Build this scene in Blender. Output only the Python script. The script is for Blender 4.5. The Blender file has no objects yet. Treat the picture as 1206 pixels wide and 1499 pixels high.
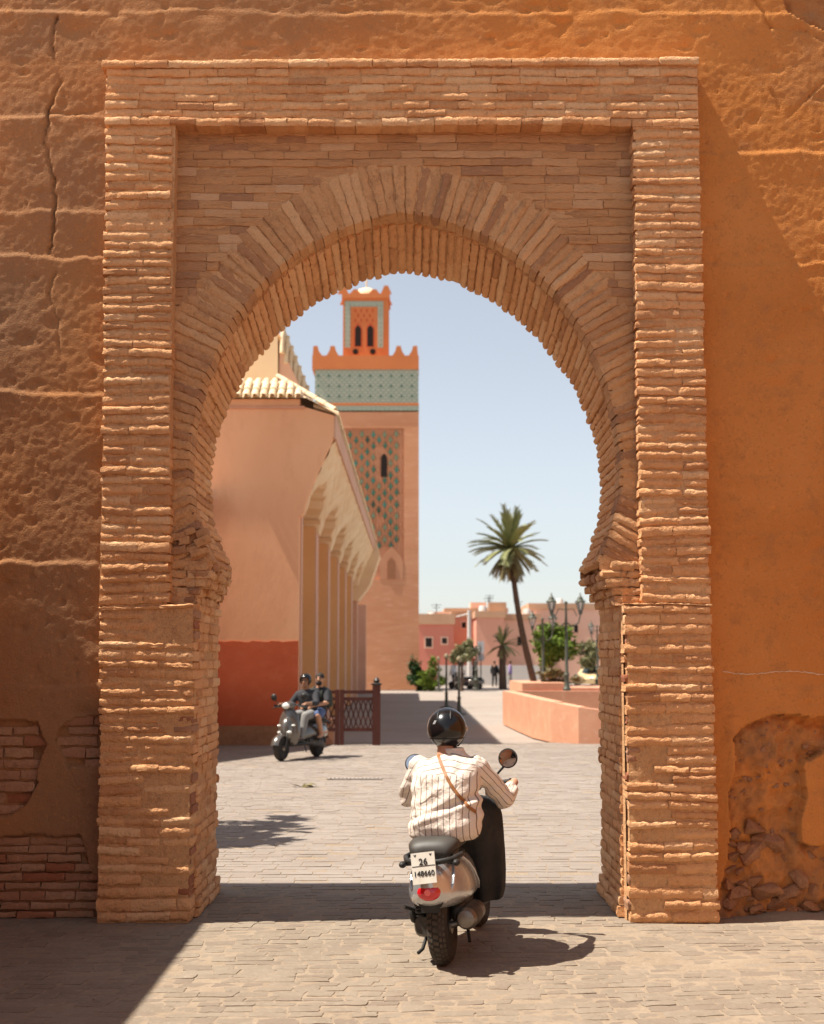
import bpy, bmesh, math, random
import numpy as np
from mathutils import Vector, Matrix, Euler, geometry, noise as mnoise
from mathutils.bvhtree import BVHTree

rnd = random.Random(11)
scn = bpy.context.scene
COL = scn.collection
PI = math.pi
def R(a): return math.radians(a)

# ------------------------------------------------------------------ camera
CAM_H = 1.8
FOC, HORIZON, CX, CY = 2082.0, 966.0, 603.0, 749.5      # focal length and horizon, in the photograph's pixels
PITCH = math.atan((HORIZON - CY) / FOC)
cam_d = bpy.data.cameras.new('camera')
cam = bpy.data.objects.new('camera', cam_d)
COL.objects.link(cam)
scn.camera = cam
cam.location = (0, 0, CAM_H)
cam.rotation_euler = (PI / 2 + PITCH, 0, 0)
cam_d.sensor_fit = 'VERTICAL'
cam_d.sensor_height = 36.0
cam_d.lens = 36.0 * FOC / 1499.0
cam_d.clip_start = 0.1
cam_d.clip_end = 3000
cam_d.dof.use_dof = True
cam_d.dof.focus_distance = 9.6
cam_d.dof.aperture_fstop = 2.6

# ------------------------------------------------------------------ sky, sun, exposure
SUN_EL = 63.5
SUN_FRONT = 5.8        # degrees by which the sun stands in front of the gate's plane; the rest of it comes from the left
az = Vector((-math.cos(R(SUN_FRONT)), -math.sin(R(SUN_FRONT)), 0))
to_sun = Vector((az.x * math.cos(R(SUN_EL)), az.y * math.cos(R(SUN_EL)), math.sin(R(SUN_EL))))
world = bpy.data.worlds.new('World')
scn.world = world
world.use_nodes = True
wn = world.node_tree
sky = wn.nodes.new('ShaderNodeTexSky')
sky.sky_type = 'NISHITA'
sky.sun_disc = False
sky.sun_elevation = R(SUN_EL)
sky.sun_rotation = math.atan2(to_sun.x, to_sun.y)
sky.altitude = 450
sky.air_density = 1.0
sky.dust_density = 0.9
sky.ozone_density = 0.8
bg = wn.nodes['Background']
bg.inputs['Strength'].default_value = 0.072
hs = wn.nodes.new('ShaderNodeHueSaturation')
hs.inputs['Saturation'].default_value = 0.44
hs.inputs['Value'].default_value = 1.15
wn.links.new(sky.outputs[0], hs.inputs['Color'])
wn.links.new(hs.outputs[0], bg.inputs[0])
sun_d = bpy.data.lights.new('sun', 'SUN')
sun_d.energy = 5.0
sun_d.angle = R(0.55)
sun_d.color = (1.0, 0.93, 0.82)
sun = bpy.data.objects.new('sun', sun_d)
COL.objects.link(sun)
sun.rotation_euler = (-to_sun).to_track_quat('-Z', 'Y').to_euler()
scn.view_settings.view_transform = 'Standard'
scn.view_settings.look = 'None'
scn.view_settings.exposure = 0.9
scn.view_settings.gamma = 1.0
scn.cycles.use_denoising = True
scn.cycles.max_bounces = 8
scn.cycles.diffuse_bounces = 5

# ------------------------------------------------------------------ helpers
def at(x, y, Y):
    """point on the vertical plane at distance Y seen at a pixel of the photograph"""
    u = (x - CX) / FOC; v = (CY - y) / FOC
    c, s = math.cos(PITCH), math.sin(PITCH)
    t = Y / (c - v * s)
    return Vector((u * t, Y, CAM_H + t * (s + v * c)))

_tab = {}
def vnoise(x, y, seed=0):
    if seed not in _tab:
        _tab[seed] = np.random.RandomState(1000 + seed).rand(256, 256) * 2 - 1
    T = _tab[seed]
    x = np.asarray(x, float); y = np.asarray(y, float)
    ix = np.floor(x).astype(int); iy = np.floor(y).astype(int)
    fx = x - ix; fy = y - iy
    fx = fx * fx * (3 - 2 * fx); fy = fy * fy * (3 - 2 * fy)
    a = T[ix & 255, iy & 255]; b = T[(ix + 1) & 255, iy & 255]
    c = T[ix & 255, (iy + 1) & 255]; d = T[(ix + 1) & 255, (iy + 1) & 255]
    return (a * (1 - fx) + b * fx) * (1 - fy) + (c * (1 - fx) + d * fx) * fy
def fbm(x, y, seed=0, octs=4):
    s = 0; a = 1.0; f = 1.0; n = 0
    for i in range(octs):
        s = s + a * vnoise(np.asarray(x) * f + 17.3 * i, np.asarray(y) * f + 9.1 * i, seed + i)
        n += a; a *= .5; f *= 2.03
    return s / n * 1.6

class MB:
    """collects faces; build() links them as one mesh object"""
    def __init__(s):
        s.v = []; s.f = []; s.t = []; s.M = None
    def add(s, vs, fs, tint=0.5):
        o = len(s.v)
        if s.M is not None:
            vs = [s.M @ Vector(p) for p in vs]
        s.v.extend([tuple(p) for p in vs]); s.f.extend([tuple(i + o for i in f) for f in fs])
        s.t.extend([tint] * len(vs))
        return s
    def box(s, a, b, tint=0.5):
        x0, y0, z0 = a; x1, y1, z1 = b
        return s.add([(x0,y0,z0),(x1,y0,z0),(x1,y1,z0),(x0,y1,z0),(x0,y0,z1),(x1,y0,z1),(x1,y1,z1),(x0,y1,z1)],
              [(0,3,2,1),(4,5,6,7),(0,1,5,4),(1,2,6,5),(2,3,7,6),(3,0,4,7)], tint)
    def bar(s, p, q, w, h=None, up=(0,0,1), tint=.5):
        """box beam from p to q, w across, h along up"""
        p = Vector(p); q = Vector(q); h = h or w
        d = (q - p).normalized(); up = Vector(up)
        if abs(d.dot(up)) > .98: up = Vector((1,0,0))
        r = d.cross(up).normalized(); u = r.cross(d)
        vs = []
        for c in (p, q):
            for a, b in ((-1,-1),(1,-1),(1,1),(-1,1)):
                vs.append(c + r * a * w / 2 + u * b * h / 2)
        return s.add(vs, [(0,1,2,3),(7,6,5,4),(0,4,5,1),(1,5,6,2),(2,6,7,3),(3,7,4,0)], tint)
    def tube(s, pts, rad, n=10, cap=True, tint=.5):
        pts = [Vector(p) for p in pts]
        if not hasattr(rad, '__len__'): rad = [rad] * len(pts)
        vs = []; fs = []
        d0 = (pts[1] - pts[0]).normalized()
        ref = Vector((0,0,1)) if abs(d0.z) < .9 else Vector((1,0,0))
        for i, p in enumerate(pts):
            a = pts[max(0, i - 1)]; b = pts[min(len(pts) - 1, i + 1)]
            d = (b - a).normalized()
            r = d.cross(ref)
            if r.length < 1e-4: r = d.cross(Vector((0,1,0)))
            r.normalize(); u = r.cross(d); ref = u
            for k in range(n):
                t = 2 * PI * k / n
                vs.append(p + (r * math.cos(t) + u * math.sin(t)) * rad[i])
        for i in range(len(pts) - 1):
            for k in range(n):
                fs.append((i*n+k, i*n+(k+1)%n, (i+1)*n+(k+1)%n, (i+1)*n+k))
        if cap:
            fs.append(tuple(range(n))[::-1]); fs.append(tuple(range((len(pts)-1)*n, len(pts)*n)))
        return s.add(vs, fs, tint)
    def lathe(s, prof, n=20, o=(0,0,0), axis='z', tint=.5):
        """prof: (radius, height) pairs turned about the axis through o"""
        o = Vector(o); vs = []; fs = []
        for r, h in prof:
            r = max(r, 1e-4)
            for k in range(n):
                t = 2 * PI * k / n; a = r * math.cos(t); b = r * math.sin(t)
                vs.append(o + (Vector((a,b,h)) if axis == 'z' else Vector((h,a,b)) if axis == 'x' else Vector((b,h,a))))
        m = len(prof)
        for i in range(m - 1):
            for k in range(n):
                fs.append((i*n+k, i*n+(k+1)%n, (i+1)*n+(k+1)%n, (i+1)*n+k))
        fs.append(tuple(range(n))[::-1]); fs.append(tuple(range((m-1)*n, m*n)))
        return s.add(vs, fs, tint)
    def ball(s, c, r, n=14, m=9, tint=.5):
        if not hasattr(r, '__len__'): r = (r, r, r)
        vs = [(c[0], c[1], c[2] - r[2])]; fs = []
        for i in range(1, m):
            ph = -PI / 2 + PI * i / m
            for k in range(n):
                t = 2 * PI * k / n
                vs.append((c[0] + r[0]*math.cos(ph)*math.cos(t), c[1] + r[1]*math.cos(ph)*math.sin(t), c[2] + r[2]*math.sin(ph)))
        vs.append((c[0], c[1], c[2] + r[2])); top = len(vs) - 1
        for k in range(n):
            fs.append((0, 1 + (k+1) % n, 1 + k))
            for i in range(m - 2):
                a = 1 + i*n
                fs.append((a+k, a+(k+1)%n, a+n+(k+1)%n, a+n+k))
            fs.append((1+(m-2)*n+k, 1+(m-2)*n+(k+1)%n, top))
        return s.add(vs, fs, tint)
    def cap(s, p, q, r0, r1, n=12):
        """tapered capsule: closed pieces that overlap, for fuse()"""
        p = Vector(p); q = Vector(q)
        s.ball(p, r0, n, 7); s.ball(q, r1, n, 7)
        if (q - p).length > 1e-4: s.tube([p, q], [r0, r1], n)
        return s
    def chain(s, pts, rad, n=12):
        for i in range(len(pts) - 1): s.cap(pts[i], pts[i+1], rad[i], rad[i+1], n)
        return s
    def loft(s, rings, cap=True, tint=.5):
        n = len(rings[0]); vs = [p for r in rings for p in r]; fs = []
        for i in range(len(rings) - 1):
            for k in range(n):
                fs.append((i*n+k, i*n+(k+1)%n, (i+1)*n+(k+1)%n, (i+1)*n+k))
        if cap:
            fs.append(tuple(range(n))[::-1]); fs.append(tuple(range((len(rings)-1)*n, len(rings)*n)))
        return s.add(vs, fs, tint)
    def prism(s, poly, y0, y1, tint=.5, plane='xz'):
        """polygon in a plane, extruded along the third axis"""
        n = len(poly)
        def P(p, h): return (p[0], h, p[1]) if plane == 'xz' else (h, p[0], p[1]) if plane == 'yz' else (p[0], p[1], h)
        vs = [P(p, y0) for p in poly] + [P(p, y1) for p in poly]
        tri = geometry.tessellate_polygon([[Vector((p[0], p[1], 0)) for p in poly]])
        fs = [tuple(t) for t in tri] + [tuple(i + n for i in t)[::-1] for t in tri]
        fs += [(i, (i+1) % n, n + (i+1) % n, n + i) for i in range(n)]
        return s.add(vs, fs, tint)
    def mesh(s, name, material, smooth=None):
        me = bpy.data.meshes.new(name)
        me.from_pydata(s.v, [], s.f)
        me.update()
        a = me.attributes.new('tint', 'FLOAT', 'POINT')
        a.data.foreach_set('value', s.t)
        if material is not None: me.materials.append(material)
        bm = bmesh.new(); bm.from_mesh(me)
        bmesh.ops.recalc_face_normals(bm, faces=bm.faces)
        bm.to_mesh(me); bm.free()
        if smooth:
            me.shade_smooth()
            if smooth < 179: me.set_sharp_from_angle(angle=R(smooth))
        return me
    def build(s, name, material, parent=None, smooth=None, kind=None):
        o = bpy.data.objects.new(name, s.mesh(name, material, smooth))
        COL.objects.link(o)
        o.parent = parent
        if kind: o['kind'] = kind
        return o

def link(name, me, parent=None, loc=None, rot=None):
    o = bpy.data.objects.new(name, me); COL.objects.link(o); o.parent = parent
    if loc is not None: o.location = loc
    if rot is not None: o.rotation_euler = rot
    return o
def tag(o, label, cat, group=None):
    o['label'] = label; o['category'] = cat
    if group: o['group'] = group
    return o
def thing(name, label, cat, loc=(0,0,0), rot=(0,0,0), group=None):
    o = bpy.data.objects.new(name, None); COL.objects.link(o)
    o.empty_display_size = .1
    o.location = loc; o.rotation_euler = rot
    return tag(o, label, cat, group)
def copy_tree(o, parent=None):
    c = o.copy(); COL.objects.link(c); c.parent = parent
    for ch in o.children: copy_tree(ch, c)
    return c
def ring(y, cx, cz, hw, hh, e=2.4, n=24, top=None):
    """super-ellipse in the xz plane"""
    out = []
    for k in range(n):
        t = 2 * PI * k / n; c, s_ = math.cos(t), math.sin(t)
        x = abs(c) ** (2/e) * (1 if c >= 0 else -1); z = abs(s_) ** (2/e) * (1 if s_ >= 0 else -1)
        w = hw * (1 if top is None else 1 + (top - 1) * (z * .5 + .5))
        out.append((cx + w * x, y, cz + hh * z))
    return out
def ringh(z, cx, cy, hw, hd, e=2.2, n=28):
    """super-ellipse in the xy plane"""
    out = []
    for k in range(n):
        t = 2 * PI * k / n; c, s_ = math.cos(t), math.sin(t)
        out.append((cx + hw * abs(c) ** (2/e) * (1 if c >= 0 else -1), cy + hd * abs(s_) ** (2/e) * (1 if s_ >= 0 else -1), z))
    return out
def fuse(name, mb, voxel, material, parent=None, smooth=4, fac=.5):
    """one continuous surface out of overlapping closed pieces"""
    o = mb.build(name, None)
    m = o.modifiers.new('remesh', 'REMESH'); m.mode = 'VOXEL'; m.voxel_size = voxel
    if smooth:
        m = o.modifiers.new('smooth', 'SMOOTH'); m.iterations = smooth; m.factor = fac
    dg = bpy.context.evaluated_depsgraph_get()
    me = bpy.data.meshes.new_from_object(o.evaluated_get(dg))
    old = o.data
    o.modifiers.clear(); o.data = me; bpy.data.meshes.remove(old)
    me.name = name
    me.materials.clear(); me.materials.append(material)
    me.shade_smooth()
    o.parent = parent
    return o
def text_mesh(body, size, material, name, depth=.0015):
    c = bpy.data.curves.new(name, 'FONT'); c.body = body; c.size = size; c.extrude = depth
    c.align_x = 'CENTER'; c.align_y = 'CENTER'; c.offset = size * .012
    o = bpy.data.objects.new(name, c); COL.objects.link(o)
    dg = bpy.context.evaluated_depsgraph_get()
    me = bpy.data.meshes.new_from_object(o.evaluated_get(dg))
    bpy.data.objects.remove(o); bpy.data.curves.remove(c)
    me.materials.clear(); me.materials.append(material)
    return me

# ------------------------------------------------------------------ materials
def mat(name, c1, c2=None, c3=None, scale=1.5, fine=18, rough=.9, bump=0., bscale=60, bdist=.01, metal=0, spec=.3, coat=0,
        coord='world', tint=0., tintcol=None, stretch=(1,1,1), warp=0, emit=None, alpha=1, trans=0, light=None, speck=0.):
    m = bpy.data.materials.new(name); m.use_nodes = True
    nt = m.node_tree; N = nt.nodes; L = nt.links
    b = N['Principled BSDF']
    b.inputs['Roughness'].default_value = rough
    b.inputs['Metallic'].default_value = metal
    b.inputs['Specular IOR Level'].default_value = spec
    if coat: b.inputs['Coat Weight'].default_value = coat; b.inputs['Coat Roughness'].default_value = .04
    if trans: b.inputs['Transmission Weight'].default_value = trans
    if alpha < 1: b.inputs['Alpha'].default_value = alpha
    if c2 is None and not bump and not tint:
        b.inputs['Base Color'].default_value = (*c1, 1); return m
    if coord == 'world':
        src = N.new('ShaderNodeNewGeometry').outputs['Position']
    else:
        src = N.new('ShaderNodeTexCoord').outputs['Object']
    mp = N.new('ShaderNodeMapping'); mp.inputs['Scale'].default_value = stretch
    L.new(src, mp.inputs['Vector']); src = mp.outputs['Vector']
    def noise(sc, det=6, ro=.6, dist=0):
        n = N.new('ShaderNodeTexNoise'); n.inputs['Scale'].default_value = sc; n.inputs['Detail'].default_value = det
        n.inputs['Roughness'].default_value = ro; n.inputs['Distortion'].default_value = dist
        L.new(src, n.inputs['Vector']); return n.outputs['Fac']
    def ramp(fac, a, bb):
        r = N.new('ShaderNodeMapRange'); r.inputs['From Min'].default_value = a; r.inputs['From Max'].default_value = bb
        L.new(fac, r.inputs['Value']); return r.outputs['Result']
    def mix(fac, A, B, mode='MIX'):
        x = N.new('ShaderNodeMix'); x.data_type = 'RGBA'; x.blend_type = mode
        for sock, val in ((x.inputs['Factor'], fac), (x.inputs['A'], A), (x.inputs['B'], B)):
            if isinstance(val, (int, float)): sock.default_value = val
            elif isinstance(val, tuple): sock.default_value = (*val, 1) if len(val) == 3 else val
            else: L.new(val, sock)
        return x.outputs['Result']
    col = c1
    if c2 is not None: col = mix(ramp(noise(scale, 7, .62, warp), .38, .64), c1, c2)
    if c3 is not None: col = mix(ramp(noise(fine, 5, .7), .52, .74), col, c3)
    if tint:
        a = N.new('ShaderNodeAttribute'); a.attribute_name = 'tint'
        tc = tintcol or tuple(x * .5 for x in c1)
        col = mix(ramp(a.outputs['Fac'], .5, .5 + .5 / tint), col, tc)
        if light: col = mix(ramp(a.outputs['Fac'], .5, 0), col, light)
    if speck:
        dk = tuple(x * .45 for x in c1)
        f1 = N.new('ShaderNodeMath'); f1.operation = 'MULTIPLY'; L.new(ramp(noise(48, 3, .7), .56, .72), f1.inputs[0]); f1.inputs[1].default_value = speck
        col = mix(f1.outputs[0], col, dk)
        f2 = N.new('ShaderNodeMath'); f2.operation = 'MULTIPLY'; L.new(ramp(noise(27, 4, .75), .56, .75), f2.inputs[0]); f2.inputs[1].default_value = speck
        col = mix(f2.outputs[0], col, tuple(min(.85, x * 1.35) for x in c1))
    if isinstance(col, tuple): b.inputs['Base Color'].default_value = (*col, 1)
    else: L.new(col, b.inputs['Base Color'])
    if bump:
        h = noise(bscale, 8, .65)
        h2 = noise(bscale * .22, 5, .6)
        ad = N.new('ShaderNodeMath'); ad.operation = 'ADD'; L.new(h, ad.inputs[0]); L.new(h2, ad.inputs[1])
        bp = N.new('ShaderNodeBump'); bp.inputs['Strength'].default_value = bump; bp.inputs['Distance'].default_value = bdist
        L.new(ad.outputs[0], bp.inputs['Height']); L.new(bp.outputs[0], b.inputs['Normal'])
    if emit:
        b.inputs['Emission Color'].default_value = (*emit, 1); b.inputs['Emission Strength'].default_value = 1
    return m

M = {}
M['brick'] = mat('washed_brick', (.77,.415,.20), (.70,.355,.162), (.52,.255,.115), scale=1.1, fine=9, rough=.95, bump=.9, bscale=55, bdist=.022, tint=1., tintcol=(.50,.235,.11), spec=.15, light=(.79,.49,.27), speck=.5)
M['voussoir'] = mat('arch_brick', (.66,.365,.18), (.57,.30,.14), (.37,.185,.09), scale=1.4, fine=10, rough=.95, bump=.9, bscale=50, bdist=.022, light=(.71,.425,.225), speck=.5, tint=1., tintcol=(.36,.18,.10), spec=.15)
M['spandrel'] = mat('spandrel_brick', (.63,.34,.165), (.53,.27,.125), (.33,.165,.08), scale=1.1, fine=4.5, rough=.95, bump=.9, bscale=40, bdist=.022, tint=1., tintcol=(.40,.21,.12), light=(.69,.43,.25), speck=.5, spec=.15, stretch=(.45,1,2.6))
M['mortar'] = mat('mud_mortar', (.69,.40,.205), (.60,.33,.16), (.43,.225,.11), scale=2, fine=22, rough=.97, bump=.9, bscale=70, bdist=.02, spec=.1, speck=.6)
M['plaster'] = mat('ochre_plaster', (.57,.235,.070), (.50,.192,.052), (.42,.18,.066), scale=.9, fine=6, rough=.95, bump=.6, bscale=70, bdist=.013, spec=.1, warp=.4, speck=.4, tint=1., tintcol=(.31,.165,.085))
M['bare_brick'] = mat('bare_brick', (.44,.26,.16), (.37,.205,.12), (.27,.16,.105), scale=5, fine=30, rough=.95, bump=.7, bscale=80, bdist=.01, tint=1., tintcol=(.31,.115,.06), spec=.15, speck=.6, light=(.44,.30,.20))
M['stone'] = mat('rubble_stone', (.40,.20,.105), (.31,.15,.08), (.44,.25,.14), scale=4, fine=20, rough=.95, bump=.9, bscale=50, bdist=.02, spec=.15, speck=.6)
M['paver'] = mat('worn_paver', (.252,.204,.154), (.207,.163,.121), (.298,.246,.189), scale=2.2, fine=16, rough=.85, bump=.5, bscale=60, bdist=.01, tint=1., tintcol=(.20,.155,.118), spec=.25, speck=.45)
M['block'] = mat('paving_block', (.268,.225,.192), (.225,.184,.153), (.315,.268,.232), scale=.7, fine=9, rough=.85, bump=.3, bscale=50, bdist=.006, tint=1., tintcol=(.235,.192,.16), spec=.25, speck=.3)
M['sand'] = mat('dusty_sand', (.30,.235,.172), (.255,.196,.14), (.345,.275,.207), scale=3, fine=30, rough=.95, bump=.6, bscale=90, bdist=.008, spec=.1, speck=.5)
M['concrete'] = mat('plaza_concrete', (.32,.27,.232), (.275,.23,.195), (.355,.30,.262), scale=.25, fine=2, rough=.9, bump=.2, bscale=30, spec=.2)
M['salmon'] = mat('salmon_plaster', (.84,.46,.26), (.77,.395,.215), (.73,.37,.20), scale=.45, fine=1.6, stretch=(1,1,.4), rough=.9, bump=.15, bscale=20, bdist=.02, spec=.2)
M['dado'] = mat('red_dado', (.54,.12,.05), (.47,.10,.04), (.55,.15,.07), scale=.5, fine=3, rough=.9, bump=.15, bscale=25, bdist=.02, spec=.2)
M['ochre'] = mat('ochre_niche', (.74,.44,.21), (.69,.38,.17), None, scale=.4, rough=.9, spec=.2, bump=.1, bscale=20)
M['cream'] = mat('cream_stucco', (.82,.62,.40), (.76,.54,.33), None, scale=.6, rough=.9, spec=.2, bump=.15, bscale=15)
M['pink'] = mat('pink_fascia', (.66,.40,.28), (.60,.35,.24), None, scale=.8, rough=.9, spec=.2)
M['tile'] = mat('cream_roof_tile', (.74,.58,.38), (.62,.45,.27), (.78,.66,.48), scale=3, fine=10, rough=.7, spec=.35, bump=.2, bscale=30)
M['tower'] = mat('minaret_brick', (.64,.325,.185), (.57,.27,.145), (.69,.385,.24), scale=.3, fine=1.6, stretch=(.55,1,2.4), rough=.92, spec=.2, bump=.2, bscale=6, bdist=.05)
M['tower_orange'] = mat('minaret_orange', (.62,.215,.08), (.56,.19,.07), None, scale=.4, rough=.9, spec=.2)
M['sebka'] = mat('sebka_relief', (.58,.29,.17), (.52,.25,.14), None, scale=.5, rough=.92, spec=.2)
M['green'] = mat('green_glaze', (.045,.17,.10), (.03,.11,.07), None, scale=1.3, rough=.35, spec=.5)
M['dark'] = mat('dark_opening', (.02,.015,.013), rough=.9)
M['metal_dark'] = mat('dark_metal', (.035,.032,.03), (.06,.05,.042), None, scale=8, rough=.45, metal=.4, coord='object')
M['lamp_green'] = mat('lamp_iron', (.07,.075,.06), (.10,.095,.07), None, scale=4, rough=.5, metal=.3, coord='object')
M['glass'] = mat('lamp_glass', (.82,.84,.84), rough=.15, spec=.5, alpha=.45)
M['bark'] = mat('bark', (.12,.075,.05), (.075,.05,.035), None, scale=6, rough=.95, bump=.6, bscale=25, bdist=.03, coord='object')
M['wood_brown'] = mat('brown_paint', (.105,.032,.022), (.08,.026,.02), None, scale=3, rough=.6, coord='object')
M['planter'] = mat('planter_render', (.63,.325,.205), (.56,.27,.165), (.66,.38,.26), scale=1.1, fine=5, rough=.9, bump=.2, bscale=25, bdist=.02, spec=.2)
M['planter_red'] = mat('planter_red', (.42,.13,.065), (.36,.11,.055), None, scale=1.1, rough=.9)
def leafmat(name, a, b):
    m = mat(name, a, b, None, scale=1.2, rough=.55, spec=.3, coord='world')
    bs = m.node_tree.nodes['Principled BSDF']
    bs.inputs['Subsurface Weight'].default_value = 0
    return m
M['leaf'] = leafmat('bright_leaf', (.17,.24,.03), (.085,.14,.018))
M['leaf_dark'] = leafmat('dark_leaf', (.03,.075,.015), (.02,.05,.01))
M['olive'] = leafmat('olive_leaf', (.27,.26,.13), (.18,.18,.09))
M['palm'] = leafmat('palm_leaf', (.26,.26,.11), (.17,.18,.07))
M['palm_dry'] = leafmat('palm_dry_leaf', (.22,.17,.07), (.15,.12,.05))

# ------------------------------------------------------------------ generic rough piece (brick, stone, paver)
def piece(mb, A, B, C, D, n, depth, nu=4, nv=2, edge=.008, jit=.004, rough=.004, tint=.5, r=rnd, wob=0, ends=1):
    """rough slab: front quad A-B-C-D with worn edges, normal n, sides going back by depth"""
    A, B, C, D, n = Vector(A), Vector(B), Vector(C), Vector(D), Vector(n)
    eu = (B - A).normalized(); ev = (D - A).normalized()
    vs = []; idx = {}
    for j in range(nv + 1):
        for i in range(nu + 1):
            u = i / nu; v = j / nv
            p = A.lerp(B, u).lerp(D.lerp(C, u), v)
            bd = i in (0, nu) or j in (0, nv)
            if wob: p = p + n * (mnoise.noise(p * 9) * wob + mnoise.noise(p * 31) * wob * .5)
            if bd:
                p = p - n * edge * (ends if j not in (0, nv) else 1) * r.uniform(.5, 1.4) + eu * r.uniform(-jit, jit) + ev * r.uniform(-jit, jit)
            else:
                p = p + n * r.uniform(-rough, rough) + ev * r.uniform(-jit, jit)
            idx[(i, j)] = len(vs); vs.append(p)
    fs = [(idx[i,j], idx[i+1,j], idx[i+1,j+1], idx[i,j+1]) for j in range(nv) for i in range(nu)]
    loop = [(i,0) for i in range(nu)] + [(nu,j) for j in range(nv)] + [(i,nv) for i in range(nu,0,-1)] + [(0,j) for j in range(nv,0,-1)]
    m = len(loop); o = len(vs)
    for q in loop: vs.append(vs[idx[q]] - n * depth)
    for k in range(m):
        a = idx[loop[k]]; b = idx[loop[(k+1) % m]]
        fs.append((b, a, o + k, o + (k+1) % m))
    mb.add(vs, fs, tint)
    return mb
def rtint(r=rnd, p=.35):
    k = r.random()
    return .5 + r.random() ** 1.6 * .45 if k < p else .5 - r.random() * .45 if k < p + .3 else .5 + r.uniform(-.06, .06)

# ------------------------------------------------------------------ ground
g = MB(); g.add([(-900,-300,-.03),(900,-300,-.03),(900,1600,-.03),(-900,1600,-.03)], [(0,1,2,3)])
ground = g.build('ground', M['concrete']); ground['kind'] = 'structure'

YF, YP, YW, YB = 10.0, 10.14, 10.19, 11.33          # frame face, arch panel, plaster face, back of the wall
pr = random.Random(5)
bed = MB()
nx_, ny_ = 60, 60
xs = np.linspace(-7, 7, nx_ + 1); ys = np.linspace(-3, 11.6, ny_ + 1)
vs = [(x, y, -.0034 + .006 * float(fbm(x * 1.1, y * 1.1, 40))) for y in ys for x in xs]
bed.add(vs, [(j*(nx_+1)+i, j*(nx_+1)+i+1, (j+1)*(nx_+1)+i+1, (j+1)*(nx_+1)+i) for j in range(ny_) for i in range(nx_)])
pavement = bed.build('pavement', M['sand'], smooth=180); pavement['kind'] = 'structure'
near = []
row = 3.2
while row < 11.75:
    h = pr.uniform(.095, .14)
    x = -4.2 + pr.uniform(0, .2)
    while x < 4.2:
        w = pr.uniform(.12, .23)
        def q(px, py):
            py2 = py + .035 * px * abs(px) * .6 + .05 * math.sin(px * 1.3 + py * .7)
            return (px + .03 * math.sin(py * 3.1), py2)
        g_ = pr.uniform(.004, .010)
        p = [q(x + g_, row + g_), q(x + w - g_, row + g_), q(x + w - g_, row + h - g_), q(x + g_, row + h - g_)]
        zt = pr.gauss(0, .0011) + .006 * float(fbm(x * 1.1, row * 1.1, 40))
        tl = pr.gauss(0, .0018); tw = pr.gauss(0, .0018)
        c = [(a + pr.uniform(-.009,.009), b + pr.uniform(-.009,.009), zt + tl*(k in (1,2)) + tw*(k in (2,3))) for k, (a, b) in enumerate(p)]
        near.append((c, .5 + (pr.random() * .5 if pr.random() < .30 else pr.random() * .1)))
        x += w
    row += h
def shown(c):
    X = sum(p[0] for p in c) / 4; Y = sum(p[1] for p in c) / 4
    return Y > 7.25 and abs(X) < .292 * Y
vis = sorted([k for k, (c, t) in enumerate(near) if shown(c)], key=lambda k: near[k][0][0][1])[:290]
visset = set(vis); rest = MB()
for k, (c, t) in enumerate(near):
    if c[0][1] > 11.55: continue
    tgt = MB() if k in visset else rest
    piece(tgt, *c, (0,0,1), .03, 4, 3, edge=.0024, jit=.007, rough=.0018, tint=t, r=pr)
    if k in visset: tgt.build('paving_stone', M['paver'], pavement, smooth=50)
rest.build('paving_stone_field', M['paver'], pavement, smooth=50, kind='stuff')

plz = MB(); plz.add([(-14,11.6,-.0035),(22,11.6,-.0035),(22,31.6,-.0035),(-14,31.6,-.0035)], [(0,1,2,3)])
plaza = plz.build('plaza', M['sand']); plaza['kind'] = 'structure'
blk = MB(); row = 11.62; k = 0
while row < 31.4:
    h = .155; x = -4.6 + (k % 2) * .13 + pr.uniform(-.03, .03)
    lim = 2.6 + .2 * row
    while x < lim:
        w = .27 if pr.random() < .8 else .2
        zt = pr.gauss(0, .0012)
        blk_t = .5 + (pr.random() * .5 if pr.random() < .3 else 0)
        a, b, c_, d = (x+.006, row+.005, zt), (x+w-.006, row+.005, zt+pr.gauss(0,.0015)), (x+w-.006, row+h-.005, zt+pr.gauss(0,.0015)), (x+.006, row+h-.005, zt)
        piece(blk, a, b, c_, d, (0,0,1), .012, 2, 1, edge=.001, jit=.003, tint=blk_t, r=pr)
        x += w
    row += h; k += 1
blk.build('paving_block_field', M['block'], plaza, kind='stuff')

# ------------------------------------------------------------------ the gate in the rampart
gate = thing('rampart_gate', 'ochre earthen rampart with a brick horseshoe arch gateway in a rectangular brick frame', 'gate', (0, YF, 0))
GO = Vector((0, YF, 0))
def gpart(mb, name, material, parent=None, smooth=None, kind=None):
    o = mb.build(name, material, parent or gate, smooth, kind)
    if parent is None: o.matrix_parent_inverse = Matrix.Translation(-GO)
    return o

XC, HALF, ZC, ZA, ZS = -.05, 1.56, 3.15, 5.06, 2.5
def arch_half(n=60):
    out = []
    for i in range(n + 1):
        t = -.36 + (PI / 2 + .36) * i / n
        dz = (ZA - ZC) * math.sin(t) if t > 0 else (ZC - ZS) * math.sin(t) / math.sin(.36)
        if dz < 0:
            x = math.sqrt(1.903**2 - dz*dz) - .353 - .065 * (dz / .65) ** 2
        else:
            el = HALF * math.sqrt(max(0, 1 - (dz / (ZA - ZC)) ** 2)); po = math.sqrt(max(0, 1.903**2 - dz*dz)) - .353
            x = .72 * el + .28 * max(po, 0)
        out.append((x, ZC + dz))
    return out
hc = arch_half()
curve = [Vector((XC - x, z)) for x, z in hc] + [Vector((XC + x, z)) for x, z in hc[::-1][1:]]
cum = [0]
for a, b in zip(curve, curve[1:]): cum.append(cum[-1] + (b - a).length)
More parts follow.
